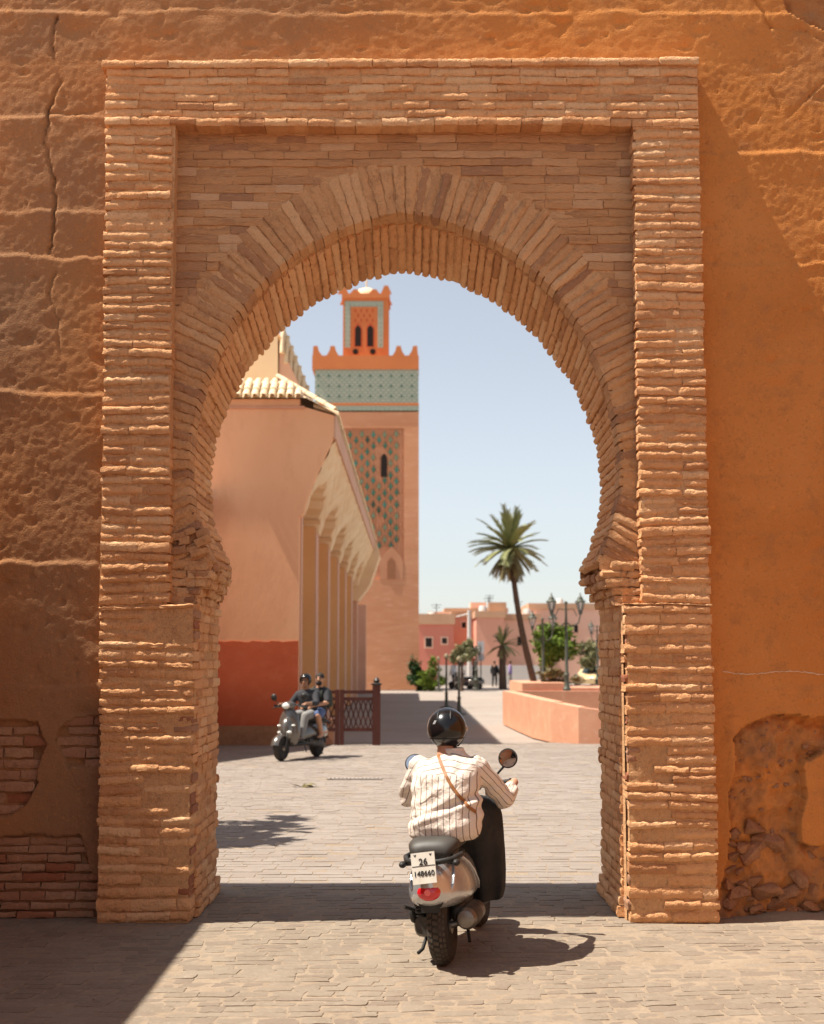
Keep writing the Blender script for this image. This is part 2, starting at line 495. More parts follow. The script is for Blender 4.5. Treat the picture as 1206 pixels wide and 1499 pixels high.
LEN = cum[-1]
def arch(s):
    s = min(max(s, 0), LEN)
    for i in range(len(cum) - 1):
        if s <= cum[i+1]:
            p = curve[i].lerp(curve[i+1], (s - cum[i]) / max(cum[i+1] - cum[i], 1e-9)); break
    return p
def sag(p, y):
    """the vault dips a little towards the far face"""
    return p - Vector((0, .13 * (y - YP) / (YB - YP) * min(1, max(0, (p.y - 3.2) / 1.2))))
def arch_n(s):
    a = arch(s - .06); b = arch(s + .06); d = (b - a).normalized()
    return Vector((-d.y, d.x))          # out of the opening, into the masonry
# plaster face, displaced
xs = np.concatenate([np.arange(-9, -3.3, .19), np.arange(-3.3, -2.08, .0125), np.arange(-2.08, 1.98, .024), np.arange(1.98, 3.32, .0125), np.arange(3.35, 9.1, .19)])
zs = np.concatenate([np.arange(-.05, 6.95, .0135), np.arange(6.97, 9.2, .17)])
X, Z = np.meshgrid(xs, zs)
D = .010 * fbm(X * .7, Z * .7, 1, 3) + .0022 * fbm(X * 2.6, Z * 2.6, 3, 3) + (.0015 * np.clip(fbm(X * 1.1, Z * 1.1, 14, 3) + .5, .2, 1.3)) * fbm(X * 11, Z * 11, 5, 3) + .0016 * fbm(X * 34, Z * 34, 8, 2)
def lift(side, z0, amp, seed, soft=.02):
    global D
    w = (X < 0) if side < 0 else (X > 0) if side > 0 else (X > -99)
    zz = z0 + .03 * fbm(X * 1.2, X * 0 + z0, seed, 3) + .015 * fbm(X * 7, X * 0 + z0, seed + 2, 2)
    s = Z - zz
    prof = np.where(s < 0, np.exp(s / .16) * np.clip(-s / soft + .3, 0, 1), -.35 * np.exp(-s / .10) * np.clip(s / soft, 0, 1))
    D += w * amp * .6 * prof * (.55 + .45 * np.clip(fbm(X * 1.6, Z * .6, seed + 5, 2) + .4, 0, 1.4))
for side, z0, a in ((-1, 5.80, .03), (-1, 5.08, .018), (-1, 4.74, .032), (-1, 3.74, .038), (-1, 2.50, .034), (-1, 1.62, .012),
                    (1, 5.52, .03), (1, 4.70, .022), (1, 3.98, .014), (1, 3.10, .014), (1, 2.72, .018), (1, 1.62, .016), (1, 1.44, .014), (0, 6.62, .02)):
    lift(side, z0, a, int(z0 * 10) % 50 + 60)
nr = np.random.RandomState(4)
def window(cx, cz, rad):
    i0, i1 = np.searchsorted(xs, (cx - rad, cx + rad)); j0, j1 = np.searchsorted(zs, (cz - rad, cz + rad))
    return slice(j0, j1), slice(i0, i1)
for k in range(420):
    cx = nr.choice([nr.uniform(-3.2, -2.1), nr.uniform(2.0, 3.3), nr.uniform(-3.2, 3.3)]); cz = nr.uniform(.3, 6.8) if abs(cx) > 2 else nr.uniform(6.15, 6.9)
    rr = nr.uniform(.006, .03) if nr.rand() < .85 else nr.uniform(.03, .06); ex = nr.uniform(.5, 2.2)
    w = window(cx, cz, rr * 3)
    dd = ((X[w] - cx) / ex) ** 2 + (Z[w] - cz) ** 2
    D[w] -= nr.uniform(.005, .018) * np.exp(-dd / rr ** 2)
def crack(pts, wid, dep):
    P = [Vector(p) for p in pts]
    for a, b in zip(P, P[1:]):
        c = (a + b) / 2; w = window(c.x, c.y, (b - a).length / 2 + wid * 4)
        xx, zz = X[w], Z[w]; ab = b - a
        wob = .012 * fbm(xx * 16, zz * 16, 21, 3)
        t = np.clip(((xx - a.x) * ab.x + (zz - a.y) * ab.y) / ab.length_squared, 0, 1)
        dist = np.hypot(xx + wob - (a.x + t * ab.x), zz - (a.y + t * ab.y))
        D[w] = np.minimum(D[w], D[w] - dep * np.exp(-(dist / wid) ** 2) * (.6 + .5 * fbm(xx * 5, zz * 5, 23, 2)))
def W(x, y): p = at(x, y, YW); return (p.x, p.z)
crack([W(*p) for p in ((83,25),(76,70),(88,120),(72,160),(66,210),(78,260),(80,310),(72,370))], .0075, .05)
crack([W(*p) for p in ((76,165),(110,168),(150,160))], .008, .015)
crack([W(*p) for p in ((82,395),(70,430),(85,470),(88,520))], .008, .02)
crack([W(*p) for p in ((1105,0),(1128,40),(1180,45),(1206,60))], .010, .035)
crack([W(*p) for p in ((1128,130),(1150,175),(1185,140),(1206,120))], .008, .02)
crack([W(*p) for p in ((500,0),(540,12),(560,30))], .006, .015)
tintv = .5 + .5 * np.clip(fbm(X * .9, Z * 1.1, 30, 4) * .28 + .8, 0, 1) * np.clip(.5 - X * .5, 0, 1) + .38 * np.clip(fbm(X * 1.3, Z * 1.3, 34, 4) - .3, 0, 1) * (Z > 5.9)  # plaster browns leftward; tint deepened further to stand in for dimmer light there
def inside(poly, xx, zz):
    """signed inside test with a wobbling outline"""
    n = len(poly); ins = np.zeros(xx.shape, bool)
    wx = xx + .018 * fbm(xx * 6, zz * 6, 50, 3); wz = zz + .018 * fbm(xx * 6 + 50, zz * 6, 51, 3)
    for i in range(n):
        (x0, z0), (x1, z1) = poly[i], poly[(i+1) % n]
        c = (z0 > wz) != (z1 > wz)
        with np.errstate(divide='ignore', invalid='ignore'):
            ins ^= c & (wx < (x1 - x0) * (wz - z0) / (z1 - z0 + 1e-12) + x0)
    return ins
left_patches = [
    [W(-60,1050), W(0,1056), W(55,1056), W(63,1093), W(52,1120), W(52,1145), W(33,1178), W(16,1194), W(-60,1205)],
    [W(79,1087), W(93,1066), W(109,1052), W(150,1049), W(150,1121), W(101,1123), W(93,1109)],
    [W(-80,1224), W(12,1226), W(68,1224), W(115,1225), W(125,1248), W(131,1280), W(160,1284), W(160,1400), W(-80,1400)]]
hollow = [W(1058,1290), W(1069,1225), W(1068,1170), W(1076,1115), W(1073,1080), W(1094,1060), W(1139,1046), W(1250,1050), W(1250,1100), W(1206,1100),
          W(1176,1116), W(1181,1165), W(1172,1200), W(1170,1238), W(1210,1240), W(1260,1250), W(1260,1400), W(1040,1400)]
lp = np.zeros(X.shape, bool)
for poly in left_patches: lp |= inside(poly, X, Z)
hp = inside(hollow, X, Z)
torn = inside([W(1140,-10), W(1150,18), W(1190,35), W(1230,60), W(1260,-20)], X, Z)
D = np.where(lp, D - .05 - .012 * fbm(X * 8, Z * 8, 55, 3), D)
D = np.where(torn, D - .05 - .02 * fbm(X * 12, Z * 12, 57, 3), D)
D = np.where(hp, -.10 - .045 * fbm(X * 3.2, Z * 3.2, 56, 4) - .028 * fbm(X * 14, Z * 14, 58, 3) - .012 * np.abs(fbm(X * 33, Z * 33, 61, 2)) + .035 * np.clip(1.0 - Z * 1.4, 0, 1), D)
edge = .02 * np.exp(-((X - 2.27) / .05) ** 2) * (Z < 1.4) * (Z > .3)
D += np.where(hp, 0, edge)
tintv = np.where(hp | torn, .5 + .5 * np.clip(.30 + .5 * fbm(X * 5, Z * 5, 59, 3), 0, 1), np.where(lp, .95, tintv))
keep = ~((X > -2.02) & (X < 1.9) & (Z < 6.02))
nzr, nxr = X.shape
idm = -np.ones(X.shape, int); flat = np.arange(X.size).reshape(X.shape)
fq = []
for j in range(nzr - 1):
    for i in range(nxr - 1):
        if keep[j,i] or keep[j,i+1] or keep[j+1,i] or keep[j+1,i+1]:
            fq.append((int(flat[j,i]), int(flat[j,i+1]), int(flat[j+1,i+1]), int(flat[j+1,i])))
used = np.zeros(X.size, bool); used[np.array(fq).ravel()] = True
remap = np.cumsum(used) - 1
wall = MB()
wall.v = list(map(tuple, np.stack([X.ravel(), YW - D.ravel(), Z.ravel()], 1)[used].tolist()))
wall.f = [tuple(int(remap[i]) for i in f) for f in fq]
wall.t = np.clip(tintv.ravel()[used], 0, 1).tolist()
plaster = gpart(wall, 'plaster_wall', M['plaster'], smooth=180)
def wall_d(x, z):
    i = min(max(np.searchsorted(xs, x), 0), nxr - 1); j = min(max(np.searchsorted(zs, z), 0), nzr - 1)
    return float(D[j, i])

# body of the wall: back face with the opening, top, ends, tunnel
body = MB()
off = [arch(LEN * i / 120) + arch_n(LEN * i / 120) * .022 for i in range(121)]
lowL, lowR = XC - 1.487, XC + 1.542
def panel(y, x0, x1, z0, z1):
    offy = [sag(p, y) for p in off]
    poly = [(x0, z0), (x0, z1), (x1, z1), (x1, z0), (lowR, z0), (lowR, 2.44), (off[-1].x, 2.44)] + [(p.x, p.y) for p in offy[::-1]] + [(off[0].x, 2.44), (lowL, 2.44), (lowL, z0)]
    tri = geometry.tessellate_polygon([[Vector((a, b, 0)) for a, b in poly]])
    body.add([(a, y, b) for a, b in poly], [tuple(t) for t in tri])
panel(YP + .014, -1.95, 1.85, -.05, 6.1)
panel(YB, -9, 9, -.05, 9)
n0 = len(off)
body.add([(p.x, YP + .02, p.y) for p in off] + [(p.x, YB, sag(p, YB).y) for p in off], [(i, i+1, n0+i+1, n0+i) for i in range(n0 - 1)])
for xx in (lowL, lowR):
    body.add([(xx, YF + .1, -.05), (xx, YB, -.05), (xx, YB, 2.46), (xx, YF + .1, 2.46)], [(0,1,2,3)])
body.add([(-9, YW - .05, 9), (9, YW - .05, 9), (9, YB, 9), (-9, YB, 9)], [(0,1,2,3)])
for xx in (-9, 9):
    body.add([(xx, YW, -.05), (xx, YB, -.05), (xx, YB, 9), (xx, YW, 9)], [(0,1,2,3)])
gpart(body, 'wall_core', M['mortar'])

# the rectangular brick frame: two pilasters and the band above
br = random.Random(21)
def outL(z): return -2.165 - .0118 * z
def outR(z): return 2.112 - .0048 * z
def inL(z): return (-1.530 if z < 2.19 else -1.707 - .012 * (z - 2.2))
def inR(z): return (1.497 if z < 2.19 else 1.617 - .003 * (z - 2.2))
TOP, BAND = 6.17, 5.66
def mud_face(mb, x0, x1, z0, z1, y, st=.03, amp=.007):
    ni, nj = max(2, int((x1 - x0) / st)), max(2, int((z1 - z0) / st)); vs = []
    for j in range(nj + 1):
        for i in range(ni + 1):
            p = Vector((x0 + (x1 - x0) * i / ni, y, z0 + (z1 - z0) * j / nj))
            vs.append((p.x, y + amp * mnoise.noise(p * 7) + amp * .7 * mnoise.noise(p * 24), p.z))
    mb.add(vs, [(j*(ni+1)+i, j*(ni+1)+i+1, (j+1)*(ni+1)+i+1, (j+1)*(ni+1)+i) for j in range(nj) for i in range(ni)])
def course_line(z, x, s): return .008 * math.sin(x * 2.1 + z * 5 + s) + .006 * math.sin(x * 6.3 + z * 9 + 2 * s)
def pilaster(xa, xb, side, label):
    core = MB(); n = 40
    zz = [6.14 * k / n for k in range(n + 1)]
    mud_face(core, xa(1) + .012, xb(1) - .012, 0, 2.18, YF + .015); mud_face(core, max(xa(2.3), xa(6)) + .012, min(xb(2.3), xb(6)) - .012, 2.17, BAND + .02, YF + .015)
    core.box((xa(1) + .010, YF + .022, -.05), (xb(1) - .010, YP + .2, 2.17))
    core.box((min(xa(3), xa(6)) + .035 if side < 0 else xa(3) + .008, YF + .022, 2.171), (xb(3) - .008, YP + .2, TOP - .03))
    o = gpart(core, 'pilaster', M['mortar']); o['label'] = label
    z = 0.0; k = 0
    while z < TOP - .05:
        big = z < .32
        h = br.uniform(.060, .077) if not big else br.uniform(.07, .09)
        z1 = min(z + h, TOP)
        if z < 2.19 < z1 - .02 or (z < BAND < z1 - .02): z1 = 2.19 if z < 2.19 else BAND
        zm = (z + z1) / 2; x0, x1 = xa(zm), xb(zm)
        if z >= BAND - .01: break
        cp = br.uniform(-.008, .007); sm = br.choice((.7, 1.0, 1.2, 1.5))
        x = x0; gap = br.uniform(.006, .012)
        cuts = [x0]
        while x1 - cuts[-1] > .36: cuts.append(cuts[-1] + br.uniform(.17, .33))
        cuts.append(x1)
        for a, b in zip(cuts, cuts[1:]):
            ex0 = br.uniform(-.010, .010) if a == x0 else .0008; ex1 = br.uniform(-.010, .010) if b == x1 else -.0008
            pro = cp + br.uniform(-.006, .006); t = rtint(br); bare = False
            corner = (b == x1 and side < 0) or (a == x0 and side > 0)
            if corner and z < 2.1 and br.random() < (.42 if side < 0 else .22):
                pro -= br.uniform(.012, .022); t = br.choice((.6, .8, .9, 1.0)); bare = True; a = max(a, b - br.uniform(.07, .14)) if side < 0 else a; b = b if side < 0 else min(b, a + br.uniform(.07, .14))
            if side > 0 and .30 < z < 1.1 and corner and br.random() < .3: continue
            c0, c1 = course_line(zm, a, side), course_line(zm, b, side)
            mb = MB()
            y = YF - pro
            piece(mb, (a+ex0, y, z+gap+c0), (b+ex1, y, z+gap+c1), (b+ex1, y, z1-gap*.6+c1), (a+ex0, y, z1-gap*.6+c0), (0,-1,0), .25, max(4, int((b-a)/.03)), 4,
                  edge=.010 * sm, jit=.0048, rough=.003, tint=t, r=br, wob=.0065, ends=.45)
            mb.build('brick', M['bare_brick'] if bare else M['brick'], o, smooth=55)
        z = z1; k += 1
    return o
pilaster(outL, inL, -1, 'brick pilaster with worn red brick showing at its inner corner')
pilaster(inR, outR, 1, 'sunlit brick pilaster with broken brick ends at its inner corner')

core = MB(); mud_face(core, outL(6) + .01, outR(6) - .01, BAND + .012, TOP - .02, YF + .014); core.box((outL(6) + .02, YF + .022, BAND + .02), (outR(6) - .02, YP + .2, TOP - .02))
band = gpart(core, 'lintel_band', M['mortar'])
bb = MB(); z = BAND; k = 0
hs = [.065, .062, .064, .060, .066, .062, .064, .067]
for h in hs:
    x = outL(6) - (.03 if k == 7 else 0); xe = outR(6) + (.01 if k == 7 else 0); x0 = x
    while x < xe - .01:
        w = br.uniform(.2, .34) if k else br.uniform(.13, .2)
        if xe - (x + w) < .12: w = xe - x
        pro = br.uniform(-.008, .010) + (.022 if k == 7 else 0) + (.012 if k == 0 else 0)
        gap = br.uniform(.004, .009); c0 = course_line(z, x, 3) * .7; c1 = course_line(z, x + w, 3) * .7
        if k == 7: c0 = c1 = .012 * (x + w / 2) / 2.1
        piece(bb, (x+.001, YF-pro, z+gap+c0), (x+w-.001, YF-pro, z+gap+c1), (x+w-.001, YF-pro, z+h-gap*.5+c1), (x+.001, YF-pro, z+h-gap*.5+c0), (0,-1,0), .26, max(4, int(w/.032)), 4,
              edge=.009, jit=.004, rough=.003, tint=rtint(br, .35), r=br, wob=.0065, ends=.6)
        x += w
    z += h; k += 1
gpart(bb, 'brickwork', M['brick'], band, 55, 'stuff')

# arch ring
nv_ = 106; ds = LEN / nv_
core = MB(); RT = [.36 + .05 * math.sin(i * 1.7) for i in range(nv_)]
ringo = MB()
ringo.add([(p.x, YP + .018, p.y) for p in off] + [(q.x, YP + .018, q.y) for q in [arch(LEN*i/120) + arch_n(LEN*i/120) * .30 for i in range(121)]],
          [(i, i+1, n0+i+1, n0+i) for i in range(n0 - 1)])
archivolt = gpart(ringo, 'archivolt', M['mortar'])
def ring_out(s): return .37 + .03 * math.sin(s * 5)
for i in range(nv_):
    s0, s1 = i * ds, (i + 1) * ds
    p0, p1 = arch(s0), arch(s1); m0, m1 = arch_n(s0), arch_n(s1)
    t = ring_out(s0) + br.uniform(-.04, .04); gp = .0035
    ta = (p1 - p0).normalized() * br.uniform(.001, .005)
    pro = br.uniform(-.008, .012)
    inn = br.uniform(-.006, .006)
    A = p0 + ta + m0 * inn; B = p1 - ta + m1 * inn; C_ = p1 - ta * 1.6 + m1 * t; D_ = p0 + ta * 1.6 + m0 * t
    lim = lambda v: Vector((min(max(v.x, -1.76), 1.66), v.y))
    A, B, C_, D_ = map(lim, (A, B, C_, D_))
    y = YP - pro
    mb = MB()
    piece(mb, (D_.x, y, D_.y), (A.x, y, A.y), (B.x, y, B.y), (C_.x, y, C_.y), (0,-1,0), .27, 9, 3, edge=.009, jit=.006, rough=.004, tint=rtint(br, .5), r=br, wob=.008)
    mb.build('voussoir', M['voussoir'], archivolt, smooth=55)
# soffit
so = MB()
for i in range(nv_):
    s0, s1 = i * ds, (i + 1) * ds
    p0, p1 = arch(s0), arch(s1); m0, m1 = arch_n(s0), arch_n(s1)
    ta = (p1 - p0).normalized() * br.uniform(.004, .008)
    y = YP + .24 + br.uniform(-.02, .02); lay = br.uniform(-.009, .009)
    while y < YB - .02:
        w = br.uniform(.40, .75)
        if YB - (y + w) < .3: w = YB + br.uniform(-.004, .012) - y
        inn = lay + br.uniform(-.005, .005)
        A = p0 + ta + m0 * inn; B = p1 - ta + m1 * inn
        nn = -(m0 + m1).normalized()
        sA, sB, tA, tB = sag(A, y), sag(B, y), sag(A, y + w), sag(B, y + w)
        piece(so, (A.x, y, sA.y), (A.x, y + w, tA.y), (B.x, y + w, tB.y), (B.x, y, sB.y), (nn.x, 0, nn.y), (.05), 14, 3, edge=.010, jit=.005, rough=.003, tint=rtint(br, .35), r=br, wob=.009, ends=.1)
        y += w
gpart(so, 'soffit_brickwork', M['brick'], None, 55, 'stuff')
# spandrel
sp = MB()
def ring_x(z, side):
    best = None
    for k in range(0, 241):
        s = LEN * k / 240; p = arch(s) + arch_n(s) * (ring_out(s) - .02)
        if (p.x - XC) * side >= 0 and abs(p.y - z) < .03:
            best = p.x if best is None else (max(best, p.x) if side > 0 else min(best, p.x))
    return best
ztop_ring = max((arch(LEN*k/240) + arch_n(LEN*k/240) * .36).y for k in range(241))
z = 2.19
while z < BAND + .02:
    h = br.uniform(.056, .070); zm = z + h / 2
    segs = []
    if zm < ZS - .02: segs = [(-1.76, XC - 1.5), (XC + 1.53, 1.66)]
    elif zm > ztop_ring: segs = [(-1.79, 1.66)]
    else:
        a, b = ring_x(zm, -1), ring_x(zm, 1)
        if a is not None and a > -1.74: segs.append((-1.79, a + .02))
        if b is not None and b < 1.64: segs.append((b - .02, 1.66))
    for xa, xb in segs:
        x = xa - br.uniform(0, .15); cp = br.uniform(-.004, .006)
        while x < xb - .012:
            w = br.uniform(.2, .33); a = max(x, xa); b = min(x + w, xb); x += w
            if b - a < .02: continue
            pro = cp + br.uniform(-.004, .004); gap = br.uniform(.001, .005)
            c0 = course_line(z, a, 5) * .5; c1 = course_line(z, b, 5) * .5
            y = YP - pro
            piece(sp, (a+.002, y, z+gap+c0), (b-.002, y, z+gap+c1), (b-.002, y, z+h-gap+c1), (a+.002, y, z+h-gap+c0), (0,-1,0), .05, max(2, int((b-a)/.06)), 2,
                  edge=.008, jit=.004, rough=.003, tint=rtint(br, .45), r=br, wob=.007, ends=.4)
    z += h
gpart(sp, 'spandrel_brickwork', M['spandrel'], None, 55, 'stuff')
# jambs below the arch
for side, xj in ((-1, XC - 1.475), (1, XC + 1.53)):
    jb = MB(); z = 0.0
    while z < 2.19:
        h = br.uniform(.060, .077); z1 = min(z + h, 2.2); y = YF + .22; cp = br.uniform(-.012, .012)
        bulge = .035 * math.exp(-z / .12)
        while y < YB - .02:
            w = br.uniform(.2, .32)
            if YB - (y + w) < .1: w = YB + br.uniform(-.025, .03) - y
            pro = cp + br.uniform(-.006, .006) + bulge
            x = xj - side * pro
            gap = br.uniform(.003, .008)
            q = [(x, y + .004, z + gap), (x, y + w - .004, z + gap), (x, y + w - .004, z1 - gap * .6), (x, y + .004, z1 - gap * .6)]
            if side > 0: q = [q[1], q[0], q[3], q[2]]
            piece(jb, *q, (-side, 0, 0), .12, 6, 3, edge=.008, jit=.005, rough=.003, tint=rtint(br, .35), r=br, wob=.008, ends=.3)
            y += w
        z = z1
    o = gpart(jb, 'jamb_brickwork', M['brick'], None, 55, 'stuff')
# imposts
for side, prof in ((-1, [(1.66,2.19),(1.50,2.19),(1.475,2.25),(1.455,2.30),(1.425,2.345),(1.365,2.40),(1.36,2.42),(1.41,2.435),(1.43,2.46),(1.375,2.475),(1.375,2.52),(1.66,2.52)]),
                   (1, [(1.66,2.19),(1.53,2.19),(1.50,2.21),(1.485,2.27),(1.455,2.33),(1.405,2.385),(1.435,2.41),(1.48,2.43),(1.52,2.452),(1.52,2.475),(1.45,2.49),(1.40,2.52),(1.66,2.52)])):
    im = MB(); rings = []
    ny = 14
    for j in range(ny + 1):
        y = YP + .012 + (YB - YP - .02) * j / ny
        rings.append([(XC + side * (x + (.03 + br.uniform(-.012, .012) if x < 1.6 else 0)), y + (br.uniform(-.012, .012) if 0 < j < ny else br.uniform(-.01, .01)), z + (br.uniform(-.010, .010) if x < 1.6 else 0)) for x, z in prof])
    im.loft(rings)
    imp = gpart(im, 'impost', M['mortar'], None, 40)
    steps_ = (1.475, 1.450, 1.415, 1.385, 1.400) if side < 0 else (1.50, 1.465, 1.425, 1.400, 1.475)
    for k, xk in enumerate(steps_):
        z0_ = 2.195 + .062 * k; z1_ = z0_ + .057; y = YP - .03
        while y < YB - .02:
            w = br.uniform(.16, .30)
            if YB - (y + w) < .1: w = YB + br.uniform(-.02, .02) - y
            x = XC + side * (xk + br.uniform(-.022, .016)); mb = MB(); dz_ = br.uniform(-.006, .006)
            q = [(x, y + .002, z0_ + dz_), (x, y + w - .002, z0_ + dz_), (x, y + w - .002, z1_ + dz_), (x, y + .002, z1_ + dz_)]
            if side > 0: q = [q[1], q[0], q[3], q[2]]
            piece(mb, *q, (-side, 0, 0), .16, 5, 3, edge=.012, jit=.008, rough=.005, tint=rtint(br, .45), r=br, wob=.012, ends=.7)
            mb.build('brick', M['voussoir'], imp, smooth=55); y += w
        xa_, xb_ = sorted((XC + side * (xk + .004), XC + side * 1.70)); xm_ = (xa_ + xb_) / 2 + br.uniform(-.04, .04)
        for a, b in ((xa_, xm_), (xm_, xb_)):
            mb = MB(); y = YP - .03 - br.uniform(-.008, .01)
            piece(mb, (a + .002, y, z0_), (b - .002, y, z0_), (b - .002, y, z1_), (a + .002, y, z1_), (0,-1,0), .06, 4, 3, edge=.010, jit=.007, rough=.004, tint=rtint(br, .45), r=br, wob=.01)
            mb.build('brick', M['voussoir'], imp, smooth=55)
# broken bricks of the left springing
sb = MB()
for k in range(9):
    x = XC - br.uniform(1.42, 1.62); z = 2.52 + br.uniform(-.02, .16); y = YP - .03 - br.uniform(0, .025)
    w = br.uniform(.07, .16); h = br.uniform(.04, .055); a = R(br.uniform(5, 26))
    dx, dz = Vector((math.cos(a) * w, math.sin(a) * w)), Vector((-math.sin(a) * h, math.cos(a) * h)); o_ = Vector((x - w/2, z))
    pts = [o_, o_ + dx, o_ + dx + dz, o_ + dz]
    mb = MB(); piece(mb, *[(p.x, y, p.y) for p in pts], (0,-1,0), .08, 3, 2, edge=.010, jit=.006, tint=rtint(br, .8), r=br)
    mb.build('brick', M['voussoir'], archivolt, smooth=55)

# bricks where the plaster has fallen, left of the gate
lr = random.Random(31)
def in_poly(poly, x, z):
    return bool(inside(poly, np.array([[x]]), np.array([[z]]))[0, 0])
rows = 0; z = .0
while z < 1.42:
    h = lr.uniform(.055, .075) if z < .55 else lr.uniform(.070, .085)
    x = -3.28 + lr.uniform(0, .2)
    while x < -2.19:
        w = lr.uniform(.16, .30); xe = min(x + w, -2.19)
        ok = [in_poly(p, xm, z + h / 2) for p in left_patches for xm in (x + .03, (x + xe) / 2, xe - .03)]
        hit = max(sum(ok[0:3]), sum(ok[3:6]), sum(ok[6:9]))
        if hit >= 2 and xe - x > .05:
            t = .5 + (lr.random() * .5 if lr.random() < .42 else lr.random() * .08)
            y = YW + .022 - lr.uniform(-.012, .022) - (.02 if z < .4 else 0)
            gp = lr.uniform(.005, .010)
            mb = MB(); piece(mb, (x+.004, y, z+gp), (xe-.004, y, z+gp), (xe-.004, y, z+h-gp), (x+.004, y, z+h-gp), (0,-1,0), .09, 4, 2, edge=.008, jit=.006, rough=.005, tint=t, r=lr)
            mb.build('brick', M['bare_brick'], plaster, smooth=50)
        x = xe + (1 if xe >= -2.19 else 0)
    z += h
# rubble in the hollow, right of the gate
def stone_mesh(r, sx, sy, sz, n=11):
    bm = bmesh.new()
    for _ in range(n):
        v = Vector((r.gauss(0,1), r.gauss(0,1), r.gauss(0,1))).normalized() * r.uniform(.8, 1)
        v = Vector([math.copysign(abs(c) ** .75, c) for c in v])
        bm.verts.new((v.x * sx, v.y * sy, v.z * sz))
    bmesh.ops.convex_hull(bm, input=bm.verts)
    for v in [v for v in bm.verts if not v.link_faces]: bm.verts.remove(v)
    bmesh.ops.bevel(bm, geom=list(bm.edges), offset=min(sx, sz) * .05, segments=1, affect='EDGES')
    me = bpy.data.meshes.new('rubble_stone'); bm.to_mesh(me); bm.free()
    me.materials.append(M['stone']); return me
z = .02
while z < .62:
    x = 2.16 + lr.uniform(0, .06)
    while x < 3.25:
        s = lr.choice((.035, .045, .055, .07, .10)) * lr.uniform(.85, 1.15)
        if in_poly(hollow, x + s, z + .05) or z < .12:
            o = link('rubble_stone', stone_mesh(lr, s * lr.uniform(.9, 1.5), s * .8, s * lr.uniform(.55, .9)), plaster, (x + s, YW + .115 + lr.uniform(-.03, .03) - .05 * (z < .25), z + s * .7), (lr.uniform(-.4,.4), lr.uniform(-.5,.5), lr.uniform(-1,1)))
        x += s * lr.uniform(1.2, 1.9)
    z += lr.uniform(.075, .105)
for k in range(70):
    x, z = lr.uniform(2.2, 3.1), lr.uniform(.5, 1.35)
    if in_poly(hollow, x, z):
        s = lr.uniform(.010, .032)
        link('rubble_stone', stone_mesh(lr, s * lr.uniform(.9, 1.6), s * .8, s * lr.uniform(.6, 1)), plaster, (x, YW - wall_d(x, z) + s * .2, z), (lr.uniform(-.6,.6), lr.uniform(-.6,.6), lr.uniform(-1,1)))
# drift of sand along the foot of the wall
sd = MB(); n = 70; m = 10
vs = []
for i in range(n + 1):
    x = 2.0 + 2.2 * i / n
    hgt = .028 + .05 * max(0, math.sin((x - 2.35) * 2.2)) + .02 * float(fbm(x * 3, 1.0, 70)); wid = .28 + .12 * float(fbm(x * 2, 5.0, 71))
    for j in range(m + 1):
        t = j / m
        vs.append((x, YW + .12 - (wid + .12) * t, -.006 + max(0, hgt * (1 - t) ** 1.5 * min(1, (x - 1.98) * 4)) + .004 * float(fbm(x * 14, t * 6, 72)) * (1 - t)))
sd.add(vs, [(i*(m+1)+j, (i+1)*(m+1)+j, (i+1)*(m+1)+j+1, i*(m+1)+j+1) for i in range(n) for j in range(m)])
o = sd.build('sand_drift', M['sand'], smooth=180, kind='stuff'); tag(o, 'low drift of sand against the foot of the rampart', 'sand')

# streak of pale plaster across the right half of the rampart
rp = MB(); pts = []
for k in range(60):
    p = at(1058 + 2.6 * k, 983 + 3 * math.sin(k * .12) + 4 * (k / 60), YW - .004); pts.append((p.x, YW - wall_d(p.x, p.z) - .001, p.z + lr.uniform(-.004, .004)))
rp.tube(pts, [lr.uniform(.002, .007) for _ in pts], 6); rp.build('plaster_streak', mat('pale_plaster', (.62,.42,.28), rough=.95), plaster, 60)

# the house along the left of the lane, out of frame: it throws the shade on the left
hs_ = MB(); hs_.box((-6.5, -6, -.05), (-3.62, YW - .12, 4.42))
o = hs_.build('street_house', M['plaster']); tag(o, 'plain ochre house along the left side of the lane', 'house')
aw = thing('reed_awning', 'long reed awning along the left house of the lane', 'awning', (-3.6, 6.5, 2.8))  # added out of frame to block sky light over the left ground and wall
b_ = MB(); b_.box((-.02, -3.4, -.02), (.68, 3.42, .02)); b_.build('canopy', M['mortar'], aw)
for yy in (-3.2, -1.6, 0, 1.6, 3.2):
    b_ = MB(); b_.bar((0, yy, -.55), (.6, yy, -.04), .05); b_.build('bracket', M['bark'], aw)
hs_ = MB(); hs_.box((6.4, -9, -.05), (9.5, YW - .12, 5.5))
o = hs_.build('street_house', M['plaster']); tag(o, 'plain ochre house along the right side of the lane', 'house')

# ------------------------------------------------------------------ mosque beyond the gate
MY = 30.7
mosque = thing('mosque_building', 'salmon mosque building with red dado, cream tiled roof and a receding arcade of stepped arches', 'building', (-5, MY, 0))
def mpart(mb, name, material, smooth=None, parent=None, kind=None):
    o = mb.build(name, material, parent or mosque, smooth, kind)
    if parent is None: o.matrix_parent_inverse = Matrix.Translation((5, -MY, 0))
    return o
XW, XE = -2.42, -1.66          # face of the piers, edge of the eave
EZ = at(490, 608, MY).z        # height of the side eave
WT = at(400, 584, MY).z        # top of the end wall
w = MB()
w.box((-9, MY, 0), (XW - .03, MY + .4, WT))
prof = [(XW - .5, 4.9), (XW, 4.9)] + [(XW + .075 + (XE - .125 - XW) * (q / 14) ** 1.25, 5.0 + (EZ - .47 - 5.0) * q / 14) for q in range(15)] + [(XE - .05, EZ - .45), (XE - .05, EZ), (XW - .5, EZ + .35)]
w.prism(prof, MY + .003, MY + .36)
mpart(w, 'end_wall', M['salmon'])
